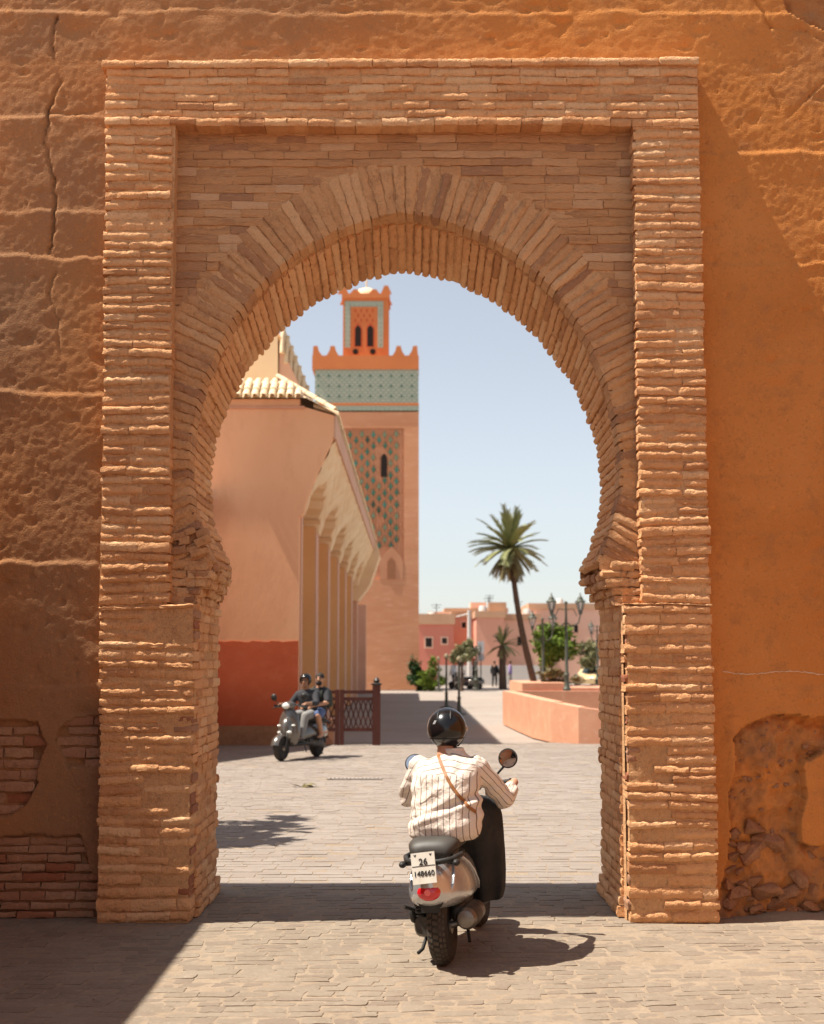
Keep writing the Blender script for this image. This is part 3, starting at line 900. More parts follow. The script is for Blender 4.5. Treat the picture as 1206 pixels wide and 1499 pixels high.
dp = [(-9, .38)] + [(-9 + (XW - .026 + 9) * q / 80, 2.2 + .010 * math.sin(q * 1.3) + rnd.uniform(-.012, .012)) for q in range(81)] + [(XW - .026, .38)]
w = MB(); w.prism(dp, MY - .012, MY + .1); mpart(w, 'dado', M['dado'])
w = MB(); w.box((-9, MY - .22, -.02), (-2.75, MY + .1, .40)); mpart(w, 'stone_ledge', M['stone'])
w = MB(); w.box((-9, MY - .035, WT - .22), (-2.35, MY + .05, WT - .16)); mpart(w, 'string_course', M['planter'])
w = MB(); w.box((XW - .03, MY - .02, 0), (XE - .02, MY + .8, .55)); mpart(w, 'plinth', M['planter'])
# roof over the end wall: single barrel tiles
tile = MB()
def barrel(mb, n=8, L0=.34, r0=.085, r1=.075):
    vs = []; fs = []
    for j in range(2):
        rr = (r0, r1)[j]
        for t_ in (0, .018):
            for k in range(n + 1):
                a = PI * k / n
                vs.append((math.cos(a) * (rr - t_), j * L0, math.sin(a) * (rr - t_) * .95))
    m = n + 1
    for k in range(n):
        fs += [(k, k+1, 2*m+k+1, 2*m+k), (m+k, 3*m+k, 3*m+k+1, m+k+1), (k, m+k, m+k+1, k+1), (2*m+k, 2*m+k+1, 3*m+k+1, 3*m+k)]
    fs += [(0, 2*m, 3*m, m), (n, m+n, 3*m+n, 2*m+n)]
    mb.add(vs, fs)
barrel(tile); tile_me = tile.mesh('roof_tile', M['tile'], 60)
roof = MB()
RZ = lambda y: WT + .02 + (y - (MY - .16)) * .62
roof.add([(-9, MY - .14, RZ(MY - .14) - .03), (-2.30, MY - .14, RZ(MY - .14) - .03), (-3.0, MY + .75, RZ(MY + .75) - .03), (-9, MY + .75, RZ(MY + .75) - .03)], [(0,1,2,3)])
roof.add([(-2.30, MY - .14, RZ(MY - .14) - .03), (XE, MY - .1, EZ + .02), (XE, 64, EZ + .02), (-3.0, 64, EZ + .62), (-3.0, MY + .75, RZ(MY + .75) - .03)], [(0,1,2,3,4)])
roof.add([(-9, MY + .75, RZ(MY + .75) - .03), (-3.0, MY + .75, RZ(MY + .75) - .03), (-3, 64, EZ + .62), (-9, 64, EZ + .62)], [(0,1,2,3)])
roof_o = mpart(roof, 'roof', M['tile'])
sl = math.atan(.62)
for i in range(12):
    x = at(449, 584, MY - .16).x - .19 * i
    for j in range(3):
        y = MY - .20 + j * .27
        if x > -2.42 - (y - MY + .2) * .75 + .06: continue
        link('roof_tile', tile_me, roof_o, (x, y, RZ(y) + .02 + .012 * (j % 2)), (sl, 0, rnd.uniform(-.02, .02)))
p0 = Vector((-2.98, MY + .62, RZ(MY + .62) + .10)); p1 = Vector((XE - .02, MY - .14, EZ + .08))
hd = p1 - p0
for i in range(6):
    p = p1.lerp(p0, (i + .0) / 6)
    o = link('ridge_tile', tile_me, roof_o, p)
    o.rotation_euler = (-hd).to_track_quat('Y', 'Z').to_euler()
te = MB(); y = MY + .1
while y < 63.9:
    for k in range(5):
        a0, a1 = PI * k / 5, PI * (k + 1) / 5
        te.add([(XE + .05, y + .1 - .1 * math.cos(a0), EZ + .02 + .1 * math.sin(a0)), (XE + .05, y + .1 - .1 * math.cos(a1), EZ + .02 + .1 * math.sin(a1)),
                (XE - .5, y + .1 - .1 * math.cos(a1), EZ + .2 + .1 * math.sin(a1)), (XE - .5, y + .1 - .1 * math.cos(a0), EZ + .2 + .1 * math.sin(a0))], [(0,1,2,3)])
    y += .22
mpart(te, 'eave_tiles', M['tile'], None, roof_o, 'stuff')
w = MB(); w.box((XE - .05, MY + .02, EZ - .50), (XE, 64, EZ)); mpart(w, 'fascia', M['pink'])
# the arcade: bays of stepped, scalloped arches corbelled out from piers
BAY = 5.3; NB = 6; Y0 = MY + .37
def plate(x0, x1, yc, a, b, zs_, ztop, lobes, ybeg, yend):
    n = 44; poly = [(ybeg, zs_), (ybeg, ztop), (yend, ztop), (yend, zs_)]
    pts = []
    for k in range(n + 1):
        t = PI * k / n
        rr = 1 - .06 * (1 - abs(math.sin(t * lobes)))
        pts.append((yc + a * math.cos(t) * rr, zs_ + b * math.sin(t) ** .9 * rr if 0 < k < n else zs_))
    poly = [(ybeg, zs_), (ybeg, ztop), (yend, ztop), (yend, zs_)] + pts
    mb = MB(); mb.prism(poly, x0, x1, plane='yz'); return mb
for i in range(NB):
    ya = Y0 + i * BAY; yb = ya + BAY; yc = (ya + yb) / 2
    # fluted, scalloped cove: hangs low over the piers and rises to an arch between them
    nu, nv = 96, 26; zt_ = EZ - .47; vs = []; za = 5.0
    for q in range(nu + 1):
        t = q / nu; y = ya - .06 + BAY * t; tt = min(1, max(0, (t * BAY - .45) / (BAY - .9))); zl = za + .80 * math.sin(PI * tt) ** .6 + .22 * abs(math.sin(PI * 3 * tt)) ** .7
        for v in range(nv + 1):
            z = zl + (zt_ - zl) * v / nv; s_ = max(0, (z - za) / (zt_ - za))
            x = XW + .02 + (XE - .07 - XW) * s_ ** 1.25
            x += .05 * abs(math.sin((z - zl) * 8.5)) - .06 * abs(math.sin(t * PI * 12)) * (1 - s_ * .5)
            vs.append((x, y, z))
        vs.append((XW - .62, y, zl + .02))
    m_ = nv + 2; fs = []
    for q in range(nu):
        for v in range(nv): fs.append((q*m_+v, (q+1)*m_+v, (q+1)*m_+v+1, q*m_+v+1))
        fs.append((q*m_+nv+1, (q+1)*m_+nv+1, (q+1)*m_, q*m_))
    mb = MB(); mb.add(vs, fs); mpart(mb, 'scalloped_cove', M['cream'], 50)
    pw = .62
    pier = MB(); pier.box((XW - .62, ya - (.55 if i else .004), 0), (XW, ya + .42, 5.16)); mpart(pier, 'pier', M['pink'])
    rv = MB(); i and rv.box((XW - .64, ya - .60, .01), (XW - .03, ya - .553, 5.15)); i and mpart(rv, 'pier_reveal', M['ochre'])
    cpt = MB(); dq = 0 if i else .56
    cpt.loft([[(XW - .3, ya - .2, 5.0), (XW + .03, ya - .2, 5.0), (XW + .03, ya + .5, 5.0), (XW - .3, ya + .5, 5.0)],
              [(XW - .3, ya - .75 + dq, 5.3), (XW + .12, ya - .75 + dq, 5.3), (XW + .12, ya + .62, 5.3), (XW - .3, ya + .62, 5.3)]]); mpart(cpt, 'capital', M['cream'])
    bk = MB(); bk.box((XW - .80, ya + .01, 0), (XW - .62, yb - .01, 7)); mpart(bk, 'niche_back', M['ochre'])
# last, lower bay and its end pier
yl = Y0 + NB * BAY
w = MB(); w.box((XW - .8, yl, 0), (XW, yl + 1.0, 5.2)); w.box((XW - .8, yl + 1.0, 0), (XW - .62, yl + 16, 5.0)); w.box((XW - .8, yl + 15, 0), (XW - .1, yl + 16, 4.8)); mpart(w, 'end_pier', M['pink'])
w = MB(); w.loft([[(XW - .5, yl - .3, 4.4), (XW + .05, yl - .3, 4.4), (XW + .05, yl + 1.6, 4.4), (XW - .5, yl + 1.6, 4.4)],
                  [(XW - .5, yl - .3, 5.1), (XW + .55, yl - .3, 5.1), (XW + .55, yl + 1.8, 5.1), (XW - .5, yl + 1.8, 5.1)],
                  [(XW - .5, yl - .3, 6.4), (XW + 1.0, yl - .3, 6.4), (XW + 1.0, yl + 1.8, 6.4), (XW - .5, yl + 1.8, 6.4)],
                  [(XW - .5, yl - .3, 7.0), (XW + .85, yl - .3, 7.0), (XW + .85, yl + 1.8, 7.0), (XW - .5, yl + 1.8, 7.0)]]); mpart(w, 'corbel', M['cream'])
w = MB(); w.box((-9, MY + .4, 0), (XW - .81, yl + 16, EZ + .1)); mpart(w, 'hall_body', M['salmon'])
# raised cream gable behind the roof, with a tiled slope falling to the right
GY = 37.0
A_ = at(412, 500, GY); B_ = at(441, 572, GY); C0 = at(330, 500, GY)
w = MB(); w.prism([(C0.x - 3, WT - .6), (C0.x - 3, A_.z + .3), (A_.x - .1, A_.z + .3), (A_.x - .06, WT - .6)], GY - .05, GY + 8); mpart(w, 'gable_wall', M['cream'])
w = MB(); w.prism([(A_.x - .061, WT - .6), (A_.x - .061, A_.z), (B_.x + .15, B_.z - .3), (B_.x + .15, WT - .6)], GY + .04, GY + 8); mpart(w, 'gable_shoulder', M['pink'])
for i in range(9):
    t0 = at(415 + 5.4 * i, 476 + 13.5 * i, GY); t1 = at(413 + 5.4 * i, 512 + 14 * i, GY)
    w = MB(); w.tube([(t1.x, GY - .06 + .10 * i, t1.z - .1), (t1.x, GY + .02 + .10 * i, (t0.z + t1.z) / 2), (t0.x, GY + .14 + .10 * i, t0.z)], [.062, .058, .052], 10)
    w.box((t1.x - .055, GY + .06 + .10 * i, t1.z - .5), (t1.x + .055, GY + 7 - .1 * i, t0.z - .06)); mpart(w, 'tile_roll', M['tile'], 50)
# low wing on the left, behind the rampart
w = MB(); w.prism([(24.4, 0), (24.4, 1.2), (29.2, 5.1), (MY - .23, 5.4), (MY - .23, 0)], -6.5, -4.35, plane='yz'); mpart(w, 'sloping_wing', M['salmon'])

# ------------------------------------------------------------------ minaret
TY = 86.3
tower = thing('minaret', 'tall square brick minaret with green tile band, crenellations and a small lantern', 'minaret', (-2.8, TY, 0))
def tpart(mb, name, material, smooth=None, parent=None, kind=None):
    o = mb.build(name, material, parent or tower, smooth, kind)
    if parent is None: o.matrix_parent_inverse = Matrix.Translation((2.8, -TY, 0))
    return o
def T(x, y): p = at(x, y, TY); return p.x, p.z
xl, xr = T(460, 800)[0], T(613, 800)[0]; dT = xr - xl
zt = lambda y: T(535, y)[1]
def tbox(name, m, x0, x1, z0, z1, proud, depth=None):
    b = MB(); b.box((x0, TY - proud, z0), (x1, TY - proud + (depth or dT + 2 * proud), z1)); return tpart(b, name, m)
zN0, zN1 = zt(848), zt(627)                       # the sebka panel
xN0, xN1 = T(482, 700)[0], T(591, 700)[0]
# shaft: pieces round a recessed panel
s = MB()
s.box((xl, TY, 0), (xr, TY + dT, zN0)); s.box((xl, TY, zN1), (xr, TY + dT, zt(603)))
s.box((xl, TY, zN0), (xN0, TY + dT, zN1)); s.box((xN1, TY, zN0), (xr, TY + dT, zN1)); s.box((xN0, TY + .12, zN0), (xN1, TY + dT, zN1))
tpart(s, 'shaft', M['tower'])
panel_o = tbox('sebka_panel', M['sebka'], xN0 + .01, xN1 - .01, zN0 + .01, zN1 - .01, -.10, .05)
# net of relief ribs and green leaves
tl = MB(); tl.add([(0,-.05,.34),(.10,-.05,.05),(.20,-.05,-.06),(.07,-.05,-.14),(.05,-.05,-.27),(-.05,-.05,-.27),(-.07,-.05,-.14),(-.20,-.05,-.06),(-.10,-.05,.05)] +
      [(0,.06,.34),(.10,.06,.05),(.20,.06,-.06),(.07,.06,-.14),(.05,.06,-.27),(-.05,.06,-.27),(-.07,.06,-.14),(-.20,.06,-.06),(-.10,.06,.05)],
      [tuple(range(9))] + [(i, (i+1) % 9, 9 + (i+1) % 9, 9 + i) for i in range(9)])
tl.v = [(x * .78, y, z * .78) for x, y, z in tl.v]
leaf_mes = [tl.mesh('green_tile', m__) for m__ in (M['green'], M['green'], mat('teal_glaze', (.06,.20,.15), rough=.35), mat('dark_glaze', (.035,.075,.045), rough=.4), mat('worn_glaze', (.17,.23,.14), rough=.6))]; lrn = random.Random(3)
stepx = T(517, 700)[0] - T(500, 700)[0]; stepz = (zt(637) - zt(799)) / 18.9
ribs = MB(); k = 0; z = zN1 - .35
while z > zt(806):
    x = xN1 - .25 - (k % 2) * stepx / 2 - .2
    while x > xN0 + .1:
        win = abs(x - T(562, 680)[0]) < .34 and zt(702) < z < zt(660)
        if not win and lrn.random() > .04:
            link('green_tile', lrn.choice(leaf_mes), panel_o, (x + lrn.uniform(-.02,.02), TY + .06, z + lrn.uniform(-.03,.03)))
        for dx in (-1, 1):
            if not win: ribs.bar((x + dx * .30 * stepx, TY + .06, z + .32), (x + dx * .42 * stepx, TY + .06, z - stepz * .35), .05, .07, up=(0,1,0))
        x -= stepx
    z -= stepz; k += 1
tpart(ribs, 'sebka_ribs', M['tower'], None, panel_o, 'stuff')
def pointed(x, z0, z1, hw, n=6):
    pts = [(x - hw, z0), (x - hw, z1 - hw * 1.3)]
    for i in range(1, n): t = i / n; pts.append((x - hw * (1 - t ** 1.5), z1 - hw * 1.3 * (1 - t)))
    pts.append((x, z1))
    for i in range(n - 1, 0, -1): t = i / n; pts.append((x + hw * (1 - t ** 1.5), z1 - hw * 1.3 * (1 - t)))
    return pts + [(x + hw, z1 - hw * 1.3), (x + hw, z0)]
wx = T(562, 680)[0]
b = MB(); b.prism(pointed(wx, zt(698), zt(664), .19), TY + .02, TY + .2); tpart(b, 'window', M['dark'])
b = MB(); b.prism(pointed(T(573,830)[0], zt(848), zt(800), .72), TY - .02, TY + .10); ab = tpart(b, 'blind_arch', M['sebka'])
b = MB(); b.prism(pointed(T(572.5,830)[0], zt(847.5), zt(816), .24), TY - .05, TY - .005); tpart(b, 'arched_niche', mat('niche_brown', (.34,.15,.075), rough=.9))
M['zellige'] = None
def zellige(name, cell, p=.5):
    m = bpy.data.materials.new(name); m.use_nodes = True; nt = m.node_tree; N = nt.nodes; L = nt.links
    bs = N['Principled BSDF']; bs.inputs['Roughness'].default_value = .35
    g_ = N.new('ShaderNodeNewGeometry'); mp = N.new('ShaderNodeMapping'); mp.inputs['Rotation'].default_value = (PI / 2, 0, 0)
    L.new(g_.outputs['Position'], mp.inputs['Vector'])
    br1 = N.new('ShaderNodeTexBrick'); br1.inputs['Scale'].default_value = 1 / cell; br1.inputs['Mortar Size'].default_value = .085
    br1.inputs['Brick Width'].default_value = .5; br1.inputs['Row Height'].default_value = .25; br1.offset = .5
    br1.inputs['Color1'].default_value = (.62,.56,.46,1); br1.inputs['Color2'].default_value = (.47,.48,.38,1); br1.inputs['Mortar'].default_value = (.27,.34,.26,1)
    L.new(mp.outputs[0], br1.inputs['Vector'])
    ck = N.new('ShaderNodeTexVoronoi'); ck.inputs['Scale'].default_value = 1 / cell; ck.inputs['Randomness'].default_value = 0.0; ck.voronoi_dimensions = '2D'
    L.new(mp.outputs[0], ck.inputs['Vector'])
    mr = N.new('ShaderNodeMapRange'); mr.inputs['From Min'].default_value = .08; mr.inputs['From Max'].default_value = .17; L.new(ck.outputs['Distance'], mr.inputs['Value'])
    mx = N.new('ShaderNodeMix'); mx.data_type = 'RGBA'; L.new(mr.outputs[0], mx.inputs['Factor']); mx.inputs['A'].default_value = (.035,.13,.08,1); L.new(br1.outputs['Color'], mx.inputs['B'])
    L.new(mx.outputs['Result'], bs.inputs['Base Color'])
    return m
M['zellige'] = zellige('green_zellige', .64)
M['zellige_small'] = zellige('small_zellige', .28)
xb0, xb1 = T(461, 560)[0], T(612.5, 560)[0]
tbox('tile_band', M['zellige'], xb0, xb1, zt(590), zt(541), .03)
tbox('tile_stripe', M['zellige_small'], xb0 + .02, xb1 + .03, zt(601), zt(594), .05)
tbox('string_course', M['tower_orange'], xb0, xb1 + .02, zt(594) + .003, zt(590) - .003, .06)
tbox('parapet', M['tower_orange'], T(457,530)[0], T(613,530)[0], zt(541) + .003, zt(521), .14)
mw = T(612, 510)[0] - T(457, 510)[0]
for face in range(2):
    for xp in (462.5, 487, 583.5, 607):
        mx_ = T(xp, 515)[0]; z0 = zt(521); z1 = zt(507)
        half = .38
        pts = [(mx_ - half, z0), (mx_ - half * .55, z0 + .28), (mx_ - .13, z1), (mx_ + .13, z1), (mx_ + half * .55, z0 + .28), (mx_ + half, z0)]
        if xp < 470: pts = [(mx_ - .20, z0), (mx_ - .16, z1), (mx_ + .10, z1), (mx_ + half * .5, z0 + .28), (mx_ + half, z0)]
        if xp > 600: pts = [(mx_ - half, z0), (mx_ - half * .5, z0 + .28), (mx_ - .10, z1), (mx_ + .16, z1), (mx_ + .20, z0)]
        b = MB(); yy = TY - .13 if face == 0 else TY + dT - .25
        b.prism(pts, yy, yy + .3); tpart(b, 'merlon', M['tower_orange'])
LX0, LX1 = T(502, 470)[0], T(568, 470)[0]; LW = LX1 - LX0; LY = TY + dT / 2 - LW / 2
sc = (LY) / TY
def Ln(x, y): p = at(x, y, LY); return p.x, p.z
lx0, lx1 = Ln(502, 470)[0], Ln(568.5, 470)[0]
lz = lambda y: Ln(535, y)[1]
def lbox(name, m, x0, x1, z0, z1, proud, depth=None):
    b = MB(); b.box((x0, LY - proud, z0), (x1, LY - proud + (depth or (lx1 - lx0) + 2 * proud), z1)); return tpart(b, name, m)
lbox('lantern', M['tower_orange'], lx0, lx1, lz(535), lz(437), 0)
lbox('lantern_cornice', M['tower_orange'], lx0 - .08, lx1 + .08, lz(437) + .003, lz(430), .09)
for a, b_, c, d in ((507, 515, 441, 509), (554, 562, 441, 509), (515.2, 553.8, 441, 449)):
    lbox('tile_border', M['zellige_small'], Ln(a,0)[0], Ln(b_,0)[0], lz(d), lz(c), .03, .1)
for xp in (526, 543.5):
    b = MB(); b.prism(pointed(Ln(xp,0)[0], lz(507), lz(476), .19), LY - .02, LY + .1); tpart(b, 'lantern_window', M['dark'])
    b = MB(); b.prism(pointed(Ln(xp,0)[0], lz(508), lz(472), .27), LY - .012, LY + .05); tpart(b, 'window_surround', M['dado'])
for xp in (522.5, 547):
    b = MB(); b.lathe([(.17, -.1), (.17, .03)], 12, (Ln(xp,0)[0], LY - .02, lz(515)), 'y'); tpart(b, 'round_hole', M['dark'])
dm = MB()
for r_ in range(3):
    for c in range(4 - (r_ % 2)):
        cx_ = Ln(522 + c * 8.3 + (r_ % 2) * 4.1, 0)[0]; cz_ = lz(455 + r_ * 7)
        dm.prism([(cx_ - .08, cz_), (cx_, cz_ + .16), (cx_ + .08, cz_), (cx_, cz_ - .16)], LY - .015, LY + .05)
tpart(dm, 'lattice_openings', M['dado'])
for xp in (504.5, 522, 549, 566):
    x_ = Ln(xp, 0)[0]; z0 = lz(430); h_ = .52 if xp in (504.5, 566) else .28
    for yy in (LY - .05, LY + (lx1 - lx0) - .15):
        b = MB(); b.prism([(x_ - .34, z0), (x_ - .12, z0 + h_), (x_ + .12, z0 + h_), (x_ + .34, z0)], yy, yy + .2); tpart(b, 'lantern_merlon', M['tower_orange'])
b = MB(); rd = .85; prof = [(rd * math.cos(t * PI / 16), .62 * math.sin(t * PI / 16)) for t in range(9)]
b.lathe([(rd, -.3)] + prof, 24, ((lx0 + lx1) / 2, LY + LW / 2, lz(430) + .1)); tpart(b, 'dome', M['cream'], 50)
b = MB(); c_ = ((lx0 + lx1) / 2, LY + LW / 2, lz(430) + .8); b.tube([c_, (c_[0], c_[1], c_[2] + 2.2)], .045, 8); 
b.ball((c_[0], c_[1], c_[2] + .3), .07)
tpart(b, 'finial', M['tile'], 60)

# ------------------------------------------------------------------ brown barrier in front of the arcade
FY = 30.55
bar = thing('wooden_barrier', 'dark brown lattice barrier with a finial post beside the mosque', 'barrier', (-1.4, FY, 0))
def bpart(mb, name, m, parent=None):
    o = mb.build(name, m, parent or bar)
    if parent is None: o.matrix_parent_inverse = Matrix.Translation((1.4, -FY, 0))
    return o
def fx(x): return at(x, 1040, FY).x
ztp, zr2, zr3 = at(500,1013,FY).z, at(500,1023,FY).z, at(500,1068,FY).z
for xa, xb in ((460, 493), (503, 546)):
    fr = MB(); x0, x1 = fx(xa), fx(xb)
    for zz in (ztp, zr2, zr3): 
        r_ = MB(); r_.box((x0, FY - .03, zz - .035), (x1, FY + .03, zz + .035)); bpart(r_, 'rail', M['wood_brown'])
    lt = MB(); n = 3 if xb > 500 else 2; ww = (x1 - x0) / n
    for i in range(n):
        a = x0 + i * ww; b_ = a + ww; m_ = (a + b_) / 2; zm = (zr2 + zr3) / 2
        for p, q in (((a, zr2), (b_, zr3)), ((a, zr3), (b_, zr2)), ((a, zm), (m_, zr2)), ((m_, zr2), (b_, zm)), ((b_, zm), (m_, zr3)), ((m_, zr3), (a, zm))):
            lt = MB(); lt.bar((p[0], FY, p[1]), (q[0], FY, q[1]), .025, .03, up=(0,1,0)); bpart(lt, 'lattice_slat', M['wood_brown'])
for xp in (460, 493.5, 500.5):
    p = MB(); p.box((fx(xp) - .045, FY - .045, 0), (fx(xp) + .045, FY + .045, ztp + .05)); bpart(p, 'post', M['wood_brown'])
p = MB(); p.box((fx(551) - .085, FY - .085, 0), (fx(551) + .085, FY + .085, at(551,1003,FY).z)); eo = bpart(p, 'post', M['wood_brown'])
p = MB(); z0 = at(551,1003,FY).z; p.lathe([(.10, 0), (.12, .03), (.05, .06), (.075, .10), (.02, .17)], 12, (fx(551), FY, z0)); bpart(p, 'finial', M['metal_dark'], eo)

# ------------------------------------------------------------------ planters
pl = MB()
def wall_seg(mb, p, q, hp_, hq, th=.3):
    p = Vector((p[0], p[1], 0)); q = Vector((q[0], q[1], 0)); d = (q - p).normalized(); n = Vector((-d.y, d.x, 0))
    vs = [p, q, q + n * th, p + n * th, p + Vector((0,0,hp_)), q + Vector((0,0,hq)), q + n * th + Vector((0,0,hq)), p + n * th + Vector((0,0,hp_))]
    mb.add(vs, [(0,3,2,1),(4,5,6,7),(0,1,5,4),(1,2,6,5),(2,3,7,6),(3,0,4,7)])
n = 14
pts = [(2.56, 40.5, .93), (2.68, 36.5, .93), (2.80, 33.4, .92), (3.05, 31.6, .88), (3.6, 31.05, .78), (4.3, 30.9, .70), (6.5, 30.6, .62), (10, 30.2, .6)]
for a, b in zip(pts, pts[1:]): wall_seg(pl, a[:2], b[:2], a[2], b[2])
wall_seg(pl, (10, 30.5), (10.5, 40.6), .6, .93); wall_seg(pl, (10.5, 40.6), (2.86, 40.6), .93, .93)
po = pl.build('planter_wall', M['planter']); tag(po, 'long salmon rendered planter wall curving away to the right', 'planter')
so_ = MB(); so_.add([(2.9,40.4,.3),(3.2,32,.3),(4.5,31.2,.3),(10,30.7,.3),(10.4,40.4,.3)], [(0,1,2,3,4)]); 
so_.build('planter_paving', M['concrete'], po)
P2 = 63.5
far_pl = thing('red_planter', 'low planter with a red brown base and pale rendered top below the palm', 'planter', (7, P2, 0))
for nm, m_, a, b, d in (('base', 'planter_red', (at(768,1026,P2).x, P2, 0), (at(960,1026,P2).x, P2 + 9, at(800,1013,P2).z), 0), ('upper_wall', 'planter', (at(757,0,P2).x, P2 + .3, .0), (at(819,0,P2).x, P2 + 8.5, at(800,1000,P2).z), 0), ('coping', 'planter', (at(815,0,P2).x, P2 + .2, 0), (at(960,0,P2).x, P2 + 8, at(800,1007,P2).z), 0)):
    b_ = MB(); b_.box(a, b); o = b_.build(nm, M[m_], far_pl); o.matrix_parent_inverse = Matrix.Translation((-7, -P2, 0))

# ------------------------------------------------------------------ plants
def leaf_cloud(mb, blobs, count, size, r, flat=.5, drop=0):
    """leaf faces spread through clumps; blobs: centre, radii"""
    tot = sum(b[1][0] * b[1][1] * b[1][2] for b in blobs)
    for c, rad in blobs:
        k = max(30, int(count * rad[0] * rad[1] * rad[2] / tot))
        twigs = [Vector((r.gauss(0,1), r.gauss(0,1), r.gauss(0,1))).normalized() * r.uniform(.35, 1.0) for _ in range(max(6, k // 26))]
        for _ in range(k):
            t = r.choice(twigs) + Vector((r.gauss(0,.16), r.gauss(0,.16), r.gauss(0,.16)))
            p = Vector((c[0] + t.x * rad[0], c[1] + t.y * rad[1], c[2] + t.z * rad[2]))
            d = Vector((r.gauss(0,1), r.gauss(0,1), r.gauss(0,1) * flat - drop)).normalized()
            u = d.orthogonal().normalized(); u.rotate(Matrix.Rotation(r.uniform(0, 6.3), 3, d))
            s_ = size * r.uniform(.6, 1.3)
            mb.add([p - d * s_ * .1, p + d * s_ * .5 + u * s_ * .28, p + d * s_, p + d * s_ * .5 - u * s_ * .28], [(0,1,2,3)])
def tree(name, label, base, trunk_h, trunk_r, blobs, count, size, m_, seed, lean=(0,0), drop=0, cat='tree', group=None):
    r = random.Random(seed)
    o = thing(name, label, cat, base, group=group)
    tb = MB(); top = Vector((lean[0], lean[1], trunk_h))
    tb.tube([(0,0,-.05), Vector((lean[0]*.3, lean[1]*.3, trunk_h*.4)), top], [trunk_r*1.3, trunk_r, trunk_r*.7], 9)
    for c, rad in blobs:
        tb.tube([top * .85, (top + Vector(c)) / 2 + Vector((r.gauss(0,.05), r.gauss(0,.05), 0)), c], [trunk_r*.6, trunk_r*.4, trunk_r*.15], 6)
    tb.build('trunk', M['bark'], o, 60)
    lb = MB(); leaf_cloud(lb, blobs, count, size, r, drop=drop)
    lb.build('crown', M[m_], o)
    return o
def clumps(r, cx, cy, cz, rx, ry, rz, n, s):
    out = []
    for _ in range(n):
        v = Vector((r.gauss(0,1), r.gauss(0,1), r.gauss(0,1))).normalized() * r.uniform(.45, .95)
        k = s * r.uniform(.7, 1.25)
        out.append(((cx + v.x * rx, cy + v.y * ry, cz + v.z * rz), (k * rx, k * ry, k * rz)))
    return out
tr = random.Random(77)
def ground_at(x, y):
    u = (x - CX) / FOC; v = (CY - y) / FOC; c, s_ = math.cos(PITCH), math.sin(PITCH)
    t = -CAM_H / (s_ + v * c); return Vector((u * t, t * (c - v * s_), 0))
# bright clipped tree behind the lamps
TYr = 72.0; c = at(806, 944, TYr); L_ = at(765, 944, TYr).x; R_ = at(848, 944, TYr).x
tree('leafy_tree', 'dense bright green tree behind the double street lamps', (c.x, TYr, 0), c.z - .6, .13, clumps(tr, 0, 0, c.z, (R_-L_)*.40, 1.1, .98, 16, .42), 9000, .20, 'leaf', 1)
TYo = 84.0; c = at(676, 958, TYo)
tree('olive_tree', 'pale olive tree in front of the red house', (c.x, TYo, 0), c.z - .5, .09, clumps(tr, 0, 0, c.z, .72, .7, .85, 12, .42), 3500, .17, 'olive', 2)
TYg = 90.0; c = at(866, 954, TYg)
tree('olive_tree', 'grey green bushy tree beside the right jamb, behind the taxi', (c.x, TYg, 0), c.z - .5, .1, clumps(tr, 0, 0, c.z, .95, .8, .9, 12, .42), 3500, .19, 'olive', 3)
TYs = 84.5; c = at(613, 990, TYs)
tree('dark_shrub', 'dark clipped evergreen shrub at the foot of the minaret', (c.x, TYs, 0), .5, .08, clumps(tr, 0, 0, .95, .62, .6, .95, 16, .45), 4200, .14, 'leaf_dark', 4, cat='shrub')
c = at(632, 992, TYs - 1)
tree('bright_shrub', 'bright green shrub beside the dark evergreen near the minaret', (c.x, TYs - .6, 0), .4, .06, clumps(tr, 0, 0, .85, .66, .6, .85, 16, .45), 3600, .14, 'leaf', 5, cat='shrub')
TYd = 66.5; c = at(812, 990, TYd)
tree('dry_shrub', 'yellowish dry shrub growing in the planter below the green tree', (c.x, TYd, .6), .3, .03, clumps(tr, 0, 0, .45, 1.3, .4, .5, 12, .35), 1800, .14, 'palm_dry', 6, cat='shrub')
# tree hidden behind the left half of the rampart: only its shade shows
tree('young_tree', 'young tree behind the left half of the rampart', (-4.0, 15.3, 0), 3.0, .09, clumps(tr, 0, 0, 4.2, .75, 1.5, .9, 9, .40), 700, .30, 'palm', 7)
